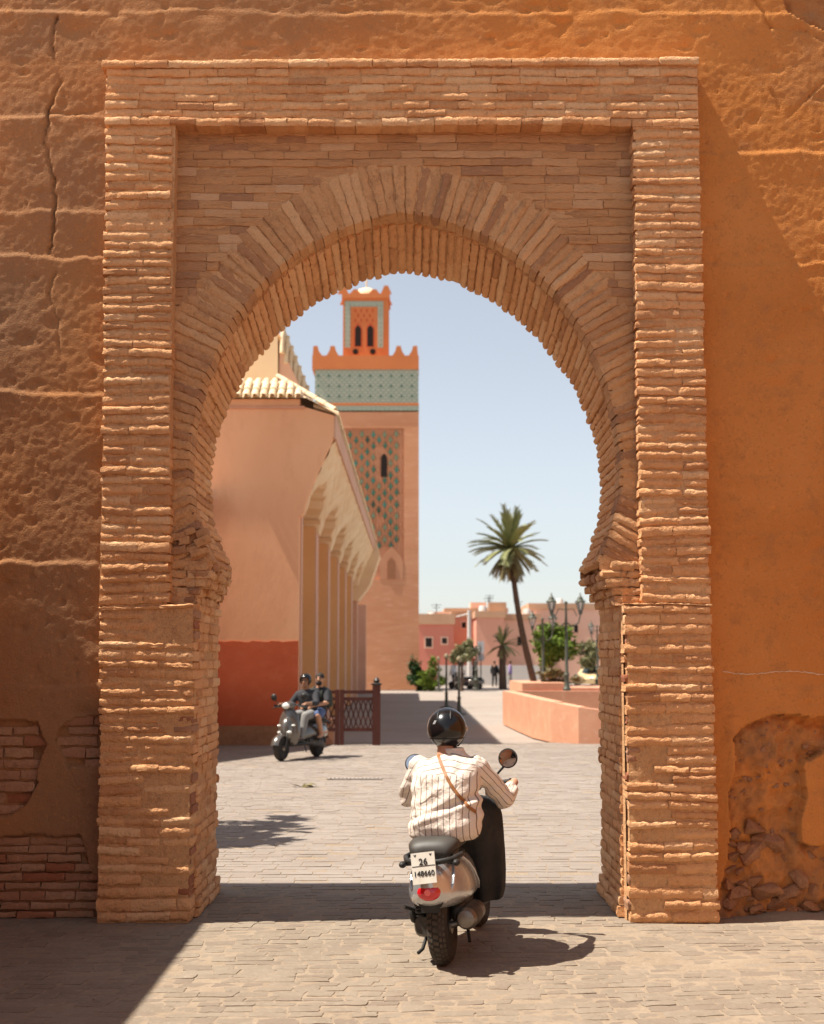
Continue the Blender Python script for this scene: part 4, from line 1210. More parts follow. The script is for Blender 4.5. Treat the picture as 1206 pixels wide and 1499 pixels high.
# palms
def palm(name, label, base, top, nf, L0, droop, seed, trunk_r, dry=10, cat='palm tree'):
    r = random.Random(seed); o = thing(name, label, cat, base)
    h = Vector(top) - Vector(base); pts = []; rad = []
    for i in range(15):
        t = i / 14
        pts.append(Vector((h.x * (t + .14 * math.sin(t * PI)), h.y * t, h.z * t))); rad.append(trunk_r * (1.15 - .35 * t) * (1 + .06 * (i % 2)) * (1.25 if i == 14 else 1))
    tb = MB(); tb.tube(pts, rad, 10); tb.build('trunk', M['bark'], o, 60)
    cr = MB(); dr = MB()
    for k in range(nf + dry):
        isdry = k >= nf
        a = r.uniform(0, 2 * PI); el = r.uniform(-.45, 1.45) if not isdry else r.uniform(-1.2, -.5)
        L_ = L0 * r.uniform(.8, 1.1) * (.75 if isdry else 1); d = Vector((math.cos(a) * math.cos(el), math.sin(a) * math.cos(el), math.sin(el)))
        p = h.copy(); n = 12; sp_ = []
        for i in range(n + 1):
            sp_.append(p.copy()); d = (d + Vector((0,0,-droop / n * (.5 + i / n)))).normalized(); p = p + d * L_ / n
        mb = dr if isdry else cr
        mb.tube(sp_, [.035 * (1 - .8 * i / n) for i in range(n + 1)], 4, cap=False)
        for i in range(1, n + 1):
            dd = (sp_[i] - sp_[i-1]).normalized(); side = dd.cross(Vector((0,0,1)))
            if side.length < .05: side = Vector((1,0,0))
            side.normalize(); ll = L0 * .17 * (.30 + .70 * math.sin(PI * min(.9, .2 + .62 * i / n))) * r.uniform(.8, 1.1)
            for f in (0, .5):
                q = sp_[i-1].lerp(sp_[i], f)
                for sg in (-1, 1):
                    tip = q + (side * sg * .75 + dd * .75 + Vector((0,0,.22 if not isdry else -.4))) * ll
                    wv = dd * ll * .26
                    mb.add([q - wv * .5, q + wv, tip], [(0,1,2)])
    cr.build('crown', M['palm'], o); dr.build('dry_fronds', M['palm_dry'], o)
    return o
PY = 69.0
palm('date_palm', 'tall leaning date palm with a full round crown against the sky', at(783, 1005, PY), at(747, 803, PY), 60, 2.12, .62, 3, .145, 26)
PY2 = 88.0
palm('short_palm', 'short dark palm in front of the pink houses', (at(736,1003,PY2).x, PY2, 0), at(735, 945, PY2), 26, 1.25, .9, 4, .22, 4)

# ------------------------------------------------------------------ street lamps
def lamp_post(label, base, h, arm, seed=0, lan=.54, ang=0.0):
    o = thing('street_lamp', label, 'street lamp', base, (0,0,ang), group='street lamps on the plaza')
    b = MB(); b.lathe([(.20,0),(.20,.10),(.15,.14),(.15,.55),(.18,.62),(.11,.70),(.095,1.15),(.13,1.2),(.07,1.3),(.055,h*.8),(.04,h)], 12); b.ball((0,0,h+.05), .07); b.build('post', M['lamp_green'], o, 50)
    for s_ in (-1, 1):
        a = MB(); a.tube([(0,0,h-.75),(s_*arm*.4,0,h-.95),(s_*arm*.85,0,h-.8),(s_*arm,0,h-.45)], .03, 7); a.tube([(0,0,h-.25),(s_*arm*.5,0,h-.2),(s_*arm*.75,0,h-.5)], .02, 6); a.build('arm', M['lamp_green'], o, 60)
        ln = thing_part('lantern', o, (s_*arm, 0, h-.45))
        cg = MB(); k = lan
        cg.lathe([(.06*k,0),(.14*k,.05*k),(.17*k,.28*k),(.13*k,.34*k)], 6)
        for q in range(6):
            t = q * PI / 3
            cg.tube([(.15*k*math.cos(t),.15*k*math.sin(t),.3*k),(.33*k*math.cos(t),.33*k*math.sin(t),.95*k)], .018, 4)
        cg.lathe([(.40*k,.95*k),(.44*k,1.0*k),(.30*k,1.12*k),(.20*k,1.22*k),(.22*k,1.28*k),(.10*k,1.42*k),(.05*k,1.5*k),(.05*k,1.58*k),(.01,1.7*k)], 12)
        ln2 = cg.build('lantern_cage', M['lamp_green'], ln, 40)
        gl = MB(); gl.lathe([(.13*k,.35*k),(.29*k,.93*k)], 6); gl.build('lantern_glass', M['glass'], ln)
    return o
def thing_part(name, parent, loc):
    e = bpy.data.objects.new(name, None); COL.objects.link(e); e.parent = parent; e.location = loc; e.empty_display_size = .1
    return e
lamp_post('double street lamp with two large lanterns right of the palm, nearest the jamb', (6.42, 59.4, 0), at(833, 884, 59.4).z, .60)
lamp_post('double street lamp between the palm trunk and the nearer lamp', (6.10, 66.6, 0), at(795, 905, 66.6).z - .1, .55, ang=R(25), lan=.55)
lamp_post('distant street lamp close to the right jamb, in front of the grey green tree', (at(875,1000,89).x, 89, 0), at(875, 918, 89).z, .5, lan=.5, ang=R(35))
lamp_post('distant street lamp in front of the red house and olive tree', (at(697,1008,86).x, 86, 0), at(697, 948, 86).z, .4, lan=.4, ang=R(60))
M['olive_metal'] = mat('lamp_head_brass', (.30,.25,.15), rough=.5)
for lab, x, y, yt in (('short lamp bollard nearest the rider, in the middle of the plaza', 672, 1046, 962), ('second short lamp bollard, just left of the nearest one', 653.5, 1036, 958), ('slim lamp bollard beside the bright shrub', 642, 1012, 962)):
    gp_ = ground_at(x, y); h = at(x, yt, gp_.y).z
    o = thing('lamp_bollard', lab, 'bollard', gp_, group='lamp bollards on the plaza')
    b = MB(); b.lathe([(.24,0),(.24,.04),(.10,.06),(.07,.12),(.055,.5),(.07,.55),(.042,.6),(.032,h-.2),(.05,h-.16)], 12); b.build('post', M['lamp_green'], o, 50)
    b = MB(); b.lathe([(.05,h-.16),(.075,h-.14),(.085,h-.04),(.02,h+.04)], 12); b.build('lamp_head', M['olive_metal'], o, 50)

# ------------------------------------------------------------------ houses across the plaza
HB = {'red': mat('house_red', (.66,.25,.18), (.60,.21,.15), None, scale=.3, rough=.9), 'pink': mat('house_pink', (.74,.40,.29), (.68,.35,.25), None, scale=.3, rough=.9),
      'pale': mat('house_pale', (.80,.51,.385), (.76,.46,.34), None, scale=.3, rough=.9), 'tan': mat('house_tan', (.58,.36,.23), (.52,.31,.19), None, scale=.4, rough=.9),
      'white': mat('white_wall', (.62,.59,.55), (.56,.53,.5), None, scale=.3, rough=.9)}
def house(label, x0, x1, ytop, Y, m_, depth=8, wins=(), roofm='tan', para=.5, yb=None):
    a = at(x0, ytop, Y); b = at(x1, ytop, Y)
    o = thing('house', label, 'house', ((a.x + b.x) / 2, Y, 0), group='houses across the plaza')
    cx_ = (a.x + b.x) / 2; hw = (b.x - a.x) / 2
    w = MB(); w.box((-hw, 0, 0), (hw, depth, a.z)); w.build('wall', HB[m_], o)
    if para:
        w = MB(); w.box((-hw - .1, -.12, a.z), (hw + .1, depth + .1, a.z + para)); w.build('parapet', HB[roofm], o)
    for (xa, xb, ya, yb_) in wins:
        p = at(xa, ya, Y); q = at(xb, yb_, Y)
        w = MB(); w.box((p.x - cx_ - .12, -.05, q.z - .12), (q.x - cx_ + .12, .05, p.z + .12)); f = w.build('window', HB['pale'], o)
        w = MB(); w.box((p.x - cx_, -.07, q.z), (q.x - cx_, -.02, p.z)); w.build('pane', M['dark'], f)
    return o
house('bright red house with two dark windows beside the minaret', 612, 664, 914, 108, 'red', wins=((623,632,934,947),(647,654,934,942)), roofm='tan', para=.8)
house('pink house with a small high window behind the white pole', 662, 699, 904, 114, 'pink', wins=((676,682,911,919),(693,698,918,926)))
house('tall tan house rising behind the pink one', 652, 742, 897, 122, 'pink', roofm='tan', para=.4)
house('brown pink house in shade behind the short palm', 697, 738, 904, 109, 'pink', wins=())
house('pale pink house between the short palm and the tall palm', 737, 790, 908, 112, 'pale', wins=((757,763,932,945),), roofm='tan', para=.5)
house('long pale salmon building along the right behind the lamps', 775, 960, 892, 118, 'pale', roofm='tan', para=.5, wins=((800,806,930,942),(840,846,915,926)))
house('pink block next to the long salmon building, further right', 962, 1120, 905, 120, 'pink', wins=((1000,1008,930,942),(1050,1058,930,942)))
house('tan block at the far right of the row', 1122, 1330, 898, 117, 'tan', wins=((1180,1188,930,942),(1260,1268,930,942)))
house('white plastered boundary wall low across the far side', 640, 800, 974, 104, 'white', depth=.4, para=0)
house('row of distant tan houses left of the red house', 560, 640, 905, 126, 'tan', para=.3)

# clutter on the far roofs: tanks, walls, aerials; a white pole in front of them
hz = random.Random(19)
for o in [q for q in bpy.data.objects if q.name.startswith('house') and q.parent is None and 'white' not in q['label']]:
    w_ = [c for c in o.children if c.name.startswith('wall')][0]
    xs_ = [v.co.x for v in w_.data.vertices]; zt_ = max(v.co.z for v in w_.data.vertices)
    for k in range(3):
        x = hz.uniform(min(xs_) + .4, max(xs_) - .4); kind = k % 3
        b = MB()
        if kind == 0:
            b.box((x - hz.uniform(.5, 1.0), 1.5, zt_), (x + hz.uniform(.5, 1.0), 4, zt_ + hz.uniform(.7, 1.3))); b.build('roof_room', HB[hz.choice(('tan', 'pale'))], o)
        elif kind == 1:
            b.lathe([(.3, 0), (.3, .6), (.2, .75)], 12, (x, 1.2, zt_ + .2)); b.build('water_tank', HB['white'], o, 40)
        else:
            b.tube([(x, 1, zt_), (x, 1, zt_ + 1.6)], .03, 5); b.tube([(x - .4, 1, zt_ + 1.5), (x + .4, 1, zt_ + 1.5)], .02, 5); b.tube([(x - .3, 1, zt_ + 1.3), (x + .3, 1, zt_ + 1.3)], .02, 5); b.build('aerial', M['metal_dark'], o)
up = thing('utility_pole', 'pale concrete pole standing in front of the pink house', 'pole', (at(687, 1000, 100).x, 100, 0))
b = MB(); b.tube([(0,0,0), (0,0,at(687, 893, 100).z)], [.17, .12], 10); b.build('shaft', HB['white'], up, 60)
b = MB(); b.tube([(0,0,at(687, 898, 100).z), (-.9,0,at(687, 903, 100).z)], .05, 6); b.build('bracket', HB['white'], up, 60)

# ------------------------------------------------------------------ scooters
M['silver'] = mat('silver_paint', (.50,.52,.54), (.45,.47,.49), None, scale=3, rough=.26, metal=.6, spec=.5, coat=.5, coord='object')
M['grey_paint'] = mat('graphite_paint', (.16,.14,.125), (.13,.115,.10), None, scale=3, rough=.25, metal=.6, spec=.5, coat=.7, coord='object')
M['black_plastic'] = mat('black_plastic', (.018,.017,.016), (.03,.028,.026), None, scale=14, rough=.5, coord='object')
M['rubber'] = mat('tyre_rubber', (.022,.020,.018), (.045,.036,.03), None, scale=9, rough=.85, coord='object', bump=.3, bscale=60)
M['tread'] = mat('dusty_tread', (.085,.066,.05), (.05,.042,.035), None, scale=9, rough=.9, coord='object')
M['seat_vinyl'] = mat('seat_vinyl', (.060,.054,.046), (.045,.04,.035), None, scale=8, rough=.5, coord='object', bump=.15, bscale=220, bdist=.002)
M['seat_black'] = mat('seat_black', (.02,.02,.02), rough=.5)
M['engine'] = mat('engine_metal', (.11,.10,.09), (.06,.055,.05), None, scale=12, rough=.55, metal=.6, coord='object')
M['steel'] = mat('muffler_steel', (.24,.215,.19), (.15,.13,.11), None, scale=9, rough=.42, metal=.8, coord='object')
M['rim'] = mat('alloy_rim', (.36,.31,.25), (.24,.2,.16), None, scale=8, rough=.4, metal=.8, coord='object')
M['red_lens'] = mat('red_lens', (.55,.008,.018), rough=.12, spec=.6, coat=.6)
M['red_inner'] = mat('red_lens_core', (.85,.16,.15), rough=.2, spec=.6)
M['clear_lens'] = mat('clear_lens', (.70,.70,.66), rough=.12, spec=.6, coat=.5)
M['amber'] = mat('amber_lens', (.75,.22,.03), rough=.2, spec=.5)
M['plate'] = mat('plate_white', (.68,.645,.57), (.60,.56,.48), None, scale=14, rough=.5, coord='object')
M['ink'] = mat('plate_ink', (.015,.015,.015), rough=.6)
M['mirror'] = mat('mirror_glass', (.85,.87,.88), rough=.03, metal=1)
M['chrome'] = mat('chrome', (.65,.63,.6), rough=.15, metal=1)

def wheel(parent, loc, r=.222, w=.058):
    e = thing_part('wheel', parent, loc)
    t = MB(); prof = []
    for k in range(13):
        a = -PI * .62 + PI * 1.24 * k / 12
        prof.append((r - w + math.cos(a) * w * 1.0 if abs(a) < 2 else r - w, math.sin(a) * w * 1.05))
    prof = [(r - .105, -.05)] + prof + [(r - .105, .05)]
    t.lathe(prof, 40, (0,0,0), 'x'); t.build('tyre', M['rubber'], e, 60)
    tr_ = MB()
    for k in range(36):
        a0 = 2 * PI * k / 36
        for s_ in (-1, 0, 1):
            a = a0 + (.5 * 2 * PI / 36 if s_ == 0 else 0)
            half = 2 * PI / 36 * .36; pts = []
            for da, xx in ((-half, -.4), (half*.6, -.5), (half, .45), (-half*.5, .5)):
                x = s_ * .036 + xx * .032; ph = math.asin(max(-1, min(1, x / (w * 1.05))))
                rr = r - w + math.cos(ph) * w
                pts.append((x, a + da + .12 * abs(x) / .05 * .5, rr))
            vs = [(x, math.cos(an) * (rr - .004), math.sin(an) * (rr - .004)) for x, an, rr in pts] + [(x, math.cos(an) * (rr + .0025), math.sin(an) * (rr + .0025)) for x, an, rr in pts]
            tr_.add(vs, [(4,5,6,7),(0,1,5,4),(1,2,6,5),(2,3,7,6),(3,0,4,7)])
    tr_.build('tread', M['tread'], e)
    rm = MB(); rm.lathe([(r-.10,-.045),(r-.095,-.04),(r-.115,-.03),(r-.115,.03),(r-.095,.04),(r-.10,.045),(r-.125,.04),(r-.125,-.04),(r-.10,-.045)], 28, (0,0,0), 'x')
    rm.lathe([(.045,-.06),(.045,.06)], 14, (0,0,0), 'x')
    for k in range(5):
        a = 2 * PI * k / 5; rm.bar((0, .03*math.cos(a), .03*math.sin(a)), (0, (r-.11)*math.cos(a), (r-.11)*math.sin(a)), .03, .028, up=(1,0,0))
    rm.build('rim', M['rim'], e, 40)
    return e

def scooter(label, loc, rot, paint, group=None, plate=True, seatm='seat_vinyl', hi=True):
    o = thing('scooter', label, 'scooter', loc, rot, group)
    P_ = M[paint]; K = M['black_plastic']
    fa = 1.28
    wheel(o, (0, 0, .222)); wheel(o, (0, fa, .222))
    # rear body: bulging flanks under the seat, drawn in to the tail
    secs = [(-.345,.50,.022,.035),(-.335,.50,.055,.065),(-.30,.495,.100,.105),(-.24,.495,.140,.130),(-.14,.498,.185,.150),(-.02,.50,.215,.165),(.12,.50,.228,.172),(.28,.50,.222,.172),(.42,.50,.195,.168),(.54,.48,.150,.165),(.62,.44,.11,.15)]
    b = MB(); b.loft([ring(y, 0, z, hw, hh, 2.5, 28, top=.62) for y, z, hw, hh in secs]); bo = b.build('rear_body', P_, o, 50)
    # raised edge of the flank panel
    for s_ in (-1, 1):
        e_ = MB(); pts = []
        for k in range(13):
            t = k / 12; y = -.27 + .62 * t; z = .40 + .24 * math.sin(PI * min(1, t * 1.15)) ** .8
            hw = np.interp(y, [q[0] for q in secs], [q[2] for q in secs]); hh = np.interp(y, [q[0] for q in secs], [q[3] for q in secs])
            zz = max(-1, min(1, (z - .5) / hh)); wsc = 1 + (.62 - 1) * (zz * .5 + .5)
            pts.append((s_ * (hw * wsc * (1 - abs(zz) ** 2.5) ** (1/2.5) + .004), y, z))
        e_.tube(pts, .009, 7); e_.build('panel_edge', P_, bo, 60)
    # seat
    s1 = [(-.20,.665,.085,.02),(-.185,.685,.125,.045),(-.10,.705,.150,.055),(.05,.715,.155,.055),(.2,.71,.15,.055),(.34,.70,.14,.05),(.48,.685,.115,.045),(.55,.67,.085,.025)]
    b = MB(); b.loft([ring(y, 0, z, hw, hh, 2.8, 24) for y, z, hw, hh in s1]); b.build('seat', M[seatm], o, 60)
    # grab handle
    b = MB(); b.tube([(-.150,.02,.655),(-.165,-.12,.650),(-.135,-.235,.64),(-.06,-.262,.632),(.06,-.262,.632),(.135,-.235,.64),(.165,-.12,.650),(.150,.02,.655)], .017, 9); b.build('grab_handle', K, o, 60)
    # tail light
    b = MB(); b.ball((0,-.318,.468), (.070,.036,.048), 22, 12); tl_ = b.build('tail_light', M['red_lens'], o, 180)
    b = MB(); b.lathe([(.018,-.010),(.015,-.002),(.018,.004)], 18, (0,-.350,.472), 'y'); b.build('light_core', M['red_inner'], tl_, 60)
    if plate:
        pm = thing_part('number_plate', o, (-.012, -.355, .612)); pm.rotation_euler = (R(-12), R(-4), 0)
        b = MB(); b.box((-.070,-.004,-.088), (.070,.004,.088)); b.build('plate_panel', M['plate'], pm)
        b = MB(); b.box((-.067,-.0056,.010), (.067,-.004,.0135)); b.build('divider', M['ink'], pm)
        for body, sz, z in (('26', .052, .034), ('148660', .0415, -.032)):
            me = text_mesh(body, sz, M['ink'], 'characters')
            link('characters', me, pm, (0, -.0056, z), (PI / 2, 0, 0))
        b = MB()
        for x in (-.046, .046):
            b.prism([(x-.008,.079),(x,.076),(x+.008,.079),(x+.004,.070),(x,.065),(x-.004,.070)], -.0058, -.003)
        b.build('plate_bolts', M['ink'], pm)
        b = MB(); b.box((-.045,-.345,.56), (.03,-.22,.66)); b.build('plate_bracket', K, o)
    for s_ in (-1, 1):
        b = MB(); b.ball((s_*.160,-.245,.622), (.022,.035,.020), 12, 8); b.tube([(s_*.10,-.21,.622),(s_*.155,-.235,.622)], .012, 6); b.build('rear_indicator', K, o, 60)
    # underside: fender, engine, belt cover, muffler, shock, stand
    b = MB(); b.loft([ring(y, 0, z, .075, hh, 3, 16) for y, z, hh in ((-.29,.42,.05),(-.20,.44,.05),(-.05,.47,.05),(.1,.47,.05))]); b.build('rear_fender', K, o, 50)
    b = MB(); b.box((-.055,-.30,.35), (.055,-.29,.42)); b.build('mud_flap', K, o); 
    b = MB(); b.loft([ring(y, x, z, w_, h_, 3, 16) for y, x, z, w_, h_ in ((-.06,-.105,.24,.045,.05),(.02,-.12,.25,.055,.09),(.25,-.12,.27,.055,.085),(.5,-.10,.30,.05,.07))]); b.build('belt_cover', M['engine'], o, 50)
    b = MB(); b.loft([ring(y, 0, z, w_, h_, 3, 16) for y, z, w_, h_ in ((.20,.33,.09,.08),(.35,.33,.13,.10),(.55,.33,.12,.09))]); b.ball((.10,.05,.30),(.05,.08,.06)); b.build('engine', M['engine'], o, 50)
    b = MB(); b.lathe([(.025,-.165),(.050,-.157),(.064,-.125),(.066,.0),(.064,.18),(.048,.24),(.03,.27)], 22, (.165,.05,.275), 'y'); mo = b.build('muffler', M['steel'], o, 45)
    b = MB(); b.lathe([(.045,-.147),(.066,-.115),(.070,.02),(.068,.06)], 22, (.165,.045,.275), 'y'); b.build('heat_shield', M['engine'], mo, 45)
    b = MB(); b.tube([(.165,.3,.275),(.13,.42,.25),(.06,.5,.25)], .02, 8); b.tube([(.02,-.02,.222),(.14,.0,.25)], .02, 8); b.build('exhaust_pipe', M['steel'], mo, 60)
    b = MB(); b.tube([(-.115,-.03,.26),(-.115,-.08,.46)], .022, 8)
    for k in range(7): b.lathe([(.032,0),(.036,.008),(.032,.016)], 10, (-.115,-.04-.006*k,.29+.022*k))
    b.build('shock_absorber', K, o, 60)
    b = MB(); b.tube([(-.11,.28,.24),(-.15,.10,.075),(-.17,.06,.06)], .011, 7); b.tube([(.10,.28,.22),(.13,.16,.10)], .011, 7); b.build('kick_stand', K, o, 60)
    b = MB(); b.ball((-.165,-.02,.30),(.025,.04,.05)); b.tube([(-.15,-.05,.33),(-.20,-.10,.36)], .012, 7); b.build('kick_lever', K, o, 60)
    # floor, leg shield, front
    b = MB(); b.loft([ring(y, 0, .275, w_, .035, 4, 20) for y, w_ in ((.45,.15),(.6,.19),(.85,.195),(1.0,.15))]); b.build('floor_board', K, o, 50)
    secs2 = []
    for z, y, hw, hd in ((.24,1.00,.13,.04),(.32,1.05,.19,.045),(.48,1.06,.235,.05),(.64,1.04,.225,.055),(.78,1.01,.185,.06),(.88,.985,.12,.06),(.93,.97,.08,.05)):
        secs2.append([(x, yy + .9 * abs(x) ** 2 * -1.6, zz) for x, yy, zz in ringh(z, 0, y, hw, hd, 2.6, 26)])
    b = MB(); b.loft(secs2); lo = b.build('leg_shield', P_, o, 50)
    b = MB()
    secs3 = [ring(y, 0, z, hw, hh, 2.3, 18) for y, z, hw, hh in ((1.06,.55,.13,.22),(1.12,.54,.11,.20),(1.17,.52,.08,.15),(1.20,.50,.04,.08))]
    b.loft(secs3); b.build('front_nose', P_, lo, 60)
    for s_ in (-1, 1):
        b = MB(); b.ball((s_*.085,1.145,.50),(.065,.045,.032),14,8); b.build('front_light', M['clear_lens'], o, 180)
        b = MB(); b.ball((s_*.15,1.08,.62),(.04,.03,.02),12,8); b.build('front_indicator', M['clear_lens'], o, 180)
    # front fender and fork
    vs = []
    b = MB(); rings = []
    for k in range(13):
        a = R(15 + 150 * k / 12); rr = .262
        c_ = (0, fa - math.cos(a) * rr * 1.0, .222 + math.sin(a) * rr)
        rings.append([(x_ * .078, c_[1] - math.cos(a) * (-abs(x_) ** 2 * .03 + d_), c_[2] + math.sin(a) * (-abs(x_) ** 2 * .03 + d_)) for x_, d_ in ((-1,0),(-.5,0),(0,0),(.5,0),(1,0),(1,-.012),(.5,-.012),(0,-.012),(-.5,-.012),(-1,-.012))])
    b.loft(rings); b.build('front_fender', P_, o, 50)
    b = MB()
    for s_ in (-1, 1): b.tube([(s_*.085, fa, .222), (s_*.075, 1.14, .58)], .018, 8)
    b.build('fork', M['engine'], o, 60)
    # handlebar
    b = MB(); b.tube([(-.30,.92,.955),(-.16,.955,.985),(0,.965,.97),(.16,.955,.985),(.30,.92,.955)], .015, 8); hb = b.build('handlebar', K, o, 60)
    for s_ in (-1, 1):
        b = MB(); b.lathe([(.019,0),(.021,.02),(.019,.10),(.023,.115),(.01,.122)], 12, (0,0,0), 'x')
        g_ = b.build('grip', K, hb, 50); g_.location = (s_*.235, .938, .966); g_.rotation_euler = (0, R(-8)*s_ if s_ > 0 else R(172), R(-17)*s_)
        b = MB(); b.tube([(s_*.20,.985,.962),(s_*.29,.985,.945),(s_*.375,.955,.935)], [.011,.009,.007], 7); b.build('brake_lever', K, hb, 60)
        b = MB(); b.tube([(s_*.19,.96,.99),(s_*.235,.965,1.02),(s_*.305,.955,1.085)], .008, 7); mi = b.build('mirror', K, o, 60)
        n_ = Vector((-.10*s_, -1, .12 if s_ > 0 else .42)).normalized(); q = n_.to_track_quat('Z', 'Y').to_matrix().to_4x4()
        hd_ = MB(); hd_.M = Matrix.Translation((s_*.33 + (.025 if s_ < 0 else 0),.955,1.13)) @ q
        hd_.lathe([(.02,-.035),(.05,-.025),(.064,-.005),(.066,.008),(.058,.010)], 24); hd_.build('mirror_shell', K if s_ < 0 else M['metal_dark'], mi, 50)
        gl = MB(); gl.M = hd_.M; gl.lathe([(.057,.0102),(.057,.0125)], 24); gl.build('mirror_glass', M['mirror'], mi)
    b = MB(); b.loft([ring(y, 0, z, w_, h_, 2.3, 20) for y, z, w_, h_ in ((.90,.985,.06,.03),(.93,.985,.13,.055),(.99,.98,.15,.075),(1.05,.975,.115,.07),(1.09,.97,.075,.055))]); b.build('handlebar_cover', P_, o, 50)
    b = MB(); b.ball((0,1.075,.972),(.085,.04,.058),18,10); b.build('headlight', M['clear_lens'], o, 180)
    return o
S_LOC, S_HEAD = (.195, 8.68, 0), R(-12)
scooter('silver scooter seen from behind with white number plate and red tail light', S_LOC, (0, R(-4), S_HEAD), 'silver')

# ------------------------------------------------------------------ people
SK = {'light': mat('skin_light', (.50,.27,.17), (.44,.22,.13), None, scale=9, rough=.55, spec=.35, coord='object'),
      'tan': mat('skin_tan', (.33,.17,.10), (.28,.135,.075), None, scale=9, rough=.55, spec=.35, coord='object')}
M['helmet'] = mat('helmet_black', (.008,.008,.009), rough=.22, spec=.4, coat=.15)
M['helmet_trim'] = mat('helmet_trim', (.012,.012,.012), rough=.5)
M['hair'] = mat('dark_hair', (.02,.014,.010), (.035,.025,.018), None, scale=40, rough=.7, coord='object', bump=.4, bscale=90)
M['black_cloth'] = mat('black_cloth', (.014,.014,.015), (.026,.025,.025), None, scale=7, rough=.85, coord='object', bump=.25, bscale=18, bdist=.02)
M['dark_tee'] = mat('charcoal_cloth', (.030,.031,.035), (.045,.045,.05), None, scale=8, rough=.9, coord='object', bump=.4, bscale=16, bdist=.02)
M['grey_cloth'] = mat('grey_cloth', (.27,.26,.25), (.20,.19,.18), None, scale=7, rough=.9, coord='object', bump=.4, bscale=16, bdist=.02)
M['blue_cloth'] = mat('blue_cloth', (.10,.14,.26), (.07,.10,.2), None, scale=7, rough=.9, coord='object')
M['pack'] = mat('backpack_green', (.05,.06,.045), (.035,.042,.03), None, scale=8, rough=.8, coord='object')
M['leather'] = mat('tan_leather', (.30,.125,.04), (.24,.095,.03), None, scale=14, rough=.5, coord='object')
M['shoe'] = mat('beige_shoe', (.45,.33,.22), (.38,.27,.17), None, scale=8, rough=.7, coord='object')
M['shoe_dark'] = mat('dark_shoe', (.04,.035,.03), rough=.7)
def hand(mb, wrist, knuckle, axis, r=.0085):
    """palm and five fingers closed round a bar that runs along axis; adds closed pieces for fuse()"""
    w_ = Vector(wrist); k_ = Vector(knuckle); a = Vector(axis).normalized(); f = (k_ - w_).normalized()
    dn = a.cross(f).normalized()
    if dn.z > 0: dn = -dn
    mb.cap(w_, w_.lerp(k_, .5), .024, .024)
    for i, (o_, ln) in enumerate(((-.031,.95), (-.010,1.05), (.011,1.0), (.031,.8))):
        b0 = w_.lerp(k_, .3) + a * o_ * .7; b1 = k_ + a * o_
        p2 = b1 + f * .026 * ln + dn * .010; p3 = p2 + dn * .028 * ln; p4 = p3 - f * .022 * ln + dn * .006
        mb.chain([b0, b1, p2, p3, p4], [.013, .011, r, r * .95, r * .85], 8)
    side = a if a.dot(Vector((-1 if w_.x > 0 else 1, 0, 0))) > 0 else -a
    t0 = w_.lerp(k_, .35) + side * .022; t1 = t0 + side * .018 + f * .022 + dn * .012; t2 = t1 + f * .026 + dn * .020
    mb.chain([t0, t1, t2], [.013, .011, .0095], 8)

# --- rider on the silver scooter
rider = thing('person', 'scooter rider seen from behind in striped cream shirt, black skirt and black helmet', 'person', S_LOC, (0, R(-1.5), S_HEAD))
HX = .01
sk = MB()
NECK = Vector((HX - .005, .185, 1.235)); HEAD = Vector((HX, .225, 1.36))
SHL, SHR = Vector((-.165, .20, 1.135)), Vector((.200, .20, 1.13))
ELL, ELR = Vector((-.255, .32, .955)), Vector((.330, .42, .935))
WRL, WRR = Vector((-.27, .80, .99)), Vector((.335, .83, 1.000))
sk.chain([(0,.13,.80), (.01,.15,.95), (.03,.17,1.10), NECK], [.13, .12, .12, .055])
sk.chain([NECK, HEAD], [.052, .055]); sk.ball(HEAD, (.078, .095, .105)); sk.ball((HX, .31, 1.345), (.016,.022,.018)); sk.ball((HX,.27,1.29),(.05,.05,.04))
sk.chain([SHL, ELL, WRL], [.05, .038, .026]); sk.chain([SHR, ELR, WRR], [.05, .038, .026])
hand(sk, WRR, (.310, .905, .985), (1, -.30, -.1)); hand(sk, WRL, (-.270, .905, .985), (-1, -.30, -.1))
for s_ in (-1, 1):
    sk.chain([(.08*s_, .14, .80), (.15*s_, .62, .74), (.14*s_, .72, .38), (.14*s_, .76, .345)], [.085, .055, .04, .035])
    sk.chain([(.14*s_, .74, .34), (.145*s_, .88, .335)], [.035, .03])
body_o = fuse('body', sk, .0075, SK['light'], rider, 3)
shoes = MB()
for s_ in (-1, 1): shoes.chain([(.145*s_, .71, .335), (.15*s_, .80, .335), (.155*s_, .92, .328)], [.042, .043, .034])
fuse('shoes', shoes, .009, M['shoe'], rider, 3)
# shirt: loose, bloused at the waist
sh = MB()
prof = [(.715,.00,.095,.190,.140),(.745,.00,.085,.218,.165),(.80,.005,.085,.228,.175),(.88,.010,.10,.222,.168),(.95,.012,.115,.212,.160),(1.03,.014,.13,.212,.158),(1.10,.016,.145,.214,.148),(1.155,.020,.165,.198,.125),(1.20,.032,.18,.135,.09),(1.228,.048,.19,.075,.062),(1.245,.050,.192,.064,.058)]
sh.loft([ringh(z, cx_, cy_, hw, hd, 2.3, 40) for z, cx_, cy_, hw, hd in prof])
sh.chain([SHL + Vector((.03,0,-.01)), SHL, ELL, ELL.lerp(WRL, .55)], [.075, .082, .070, .060], 16)
sh.chain([SHR - Vector((.03,0,.01)), SHR, ELR, ELR.lerp(WRR, .55)], [.075, .080, .066, .054], 16)
M['shirt'] = bpy.data.materials.new('striped_shirt')
m = M['shirt']; m.use_nodes = True; nt = m.node_tree; N = nt.nodes; L = nt.links; bs = N['Principled BSDF']
bs.inputs['Roughness'].default_value = .9; bs.inputs['Specular IOR Level'].default_value = .15
at_ = N.new('ShaderNodeAttribute'); at_.attribute_name = 'stripe_u'
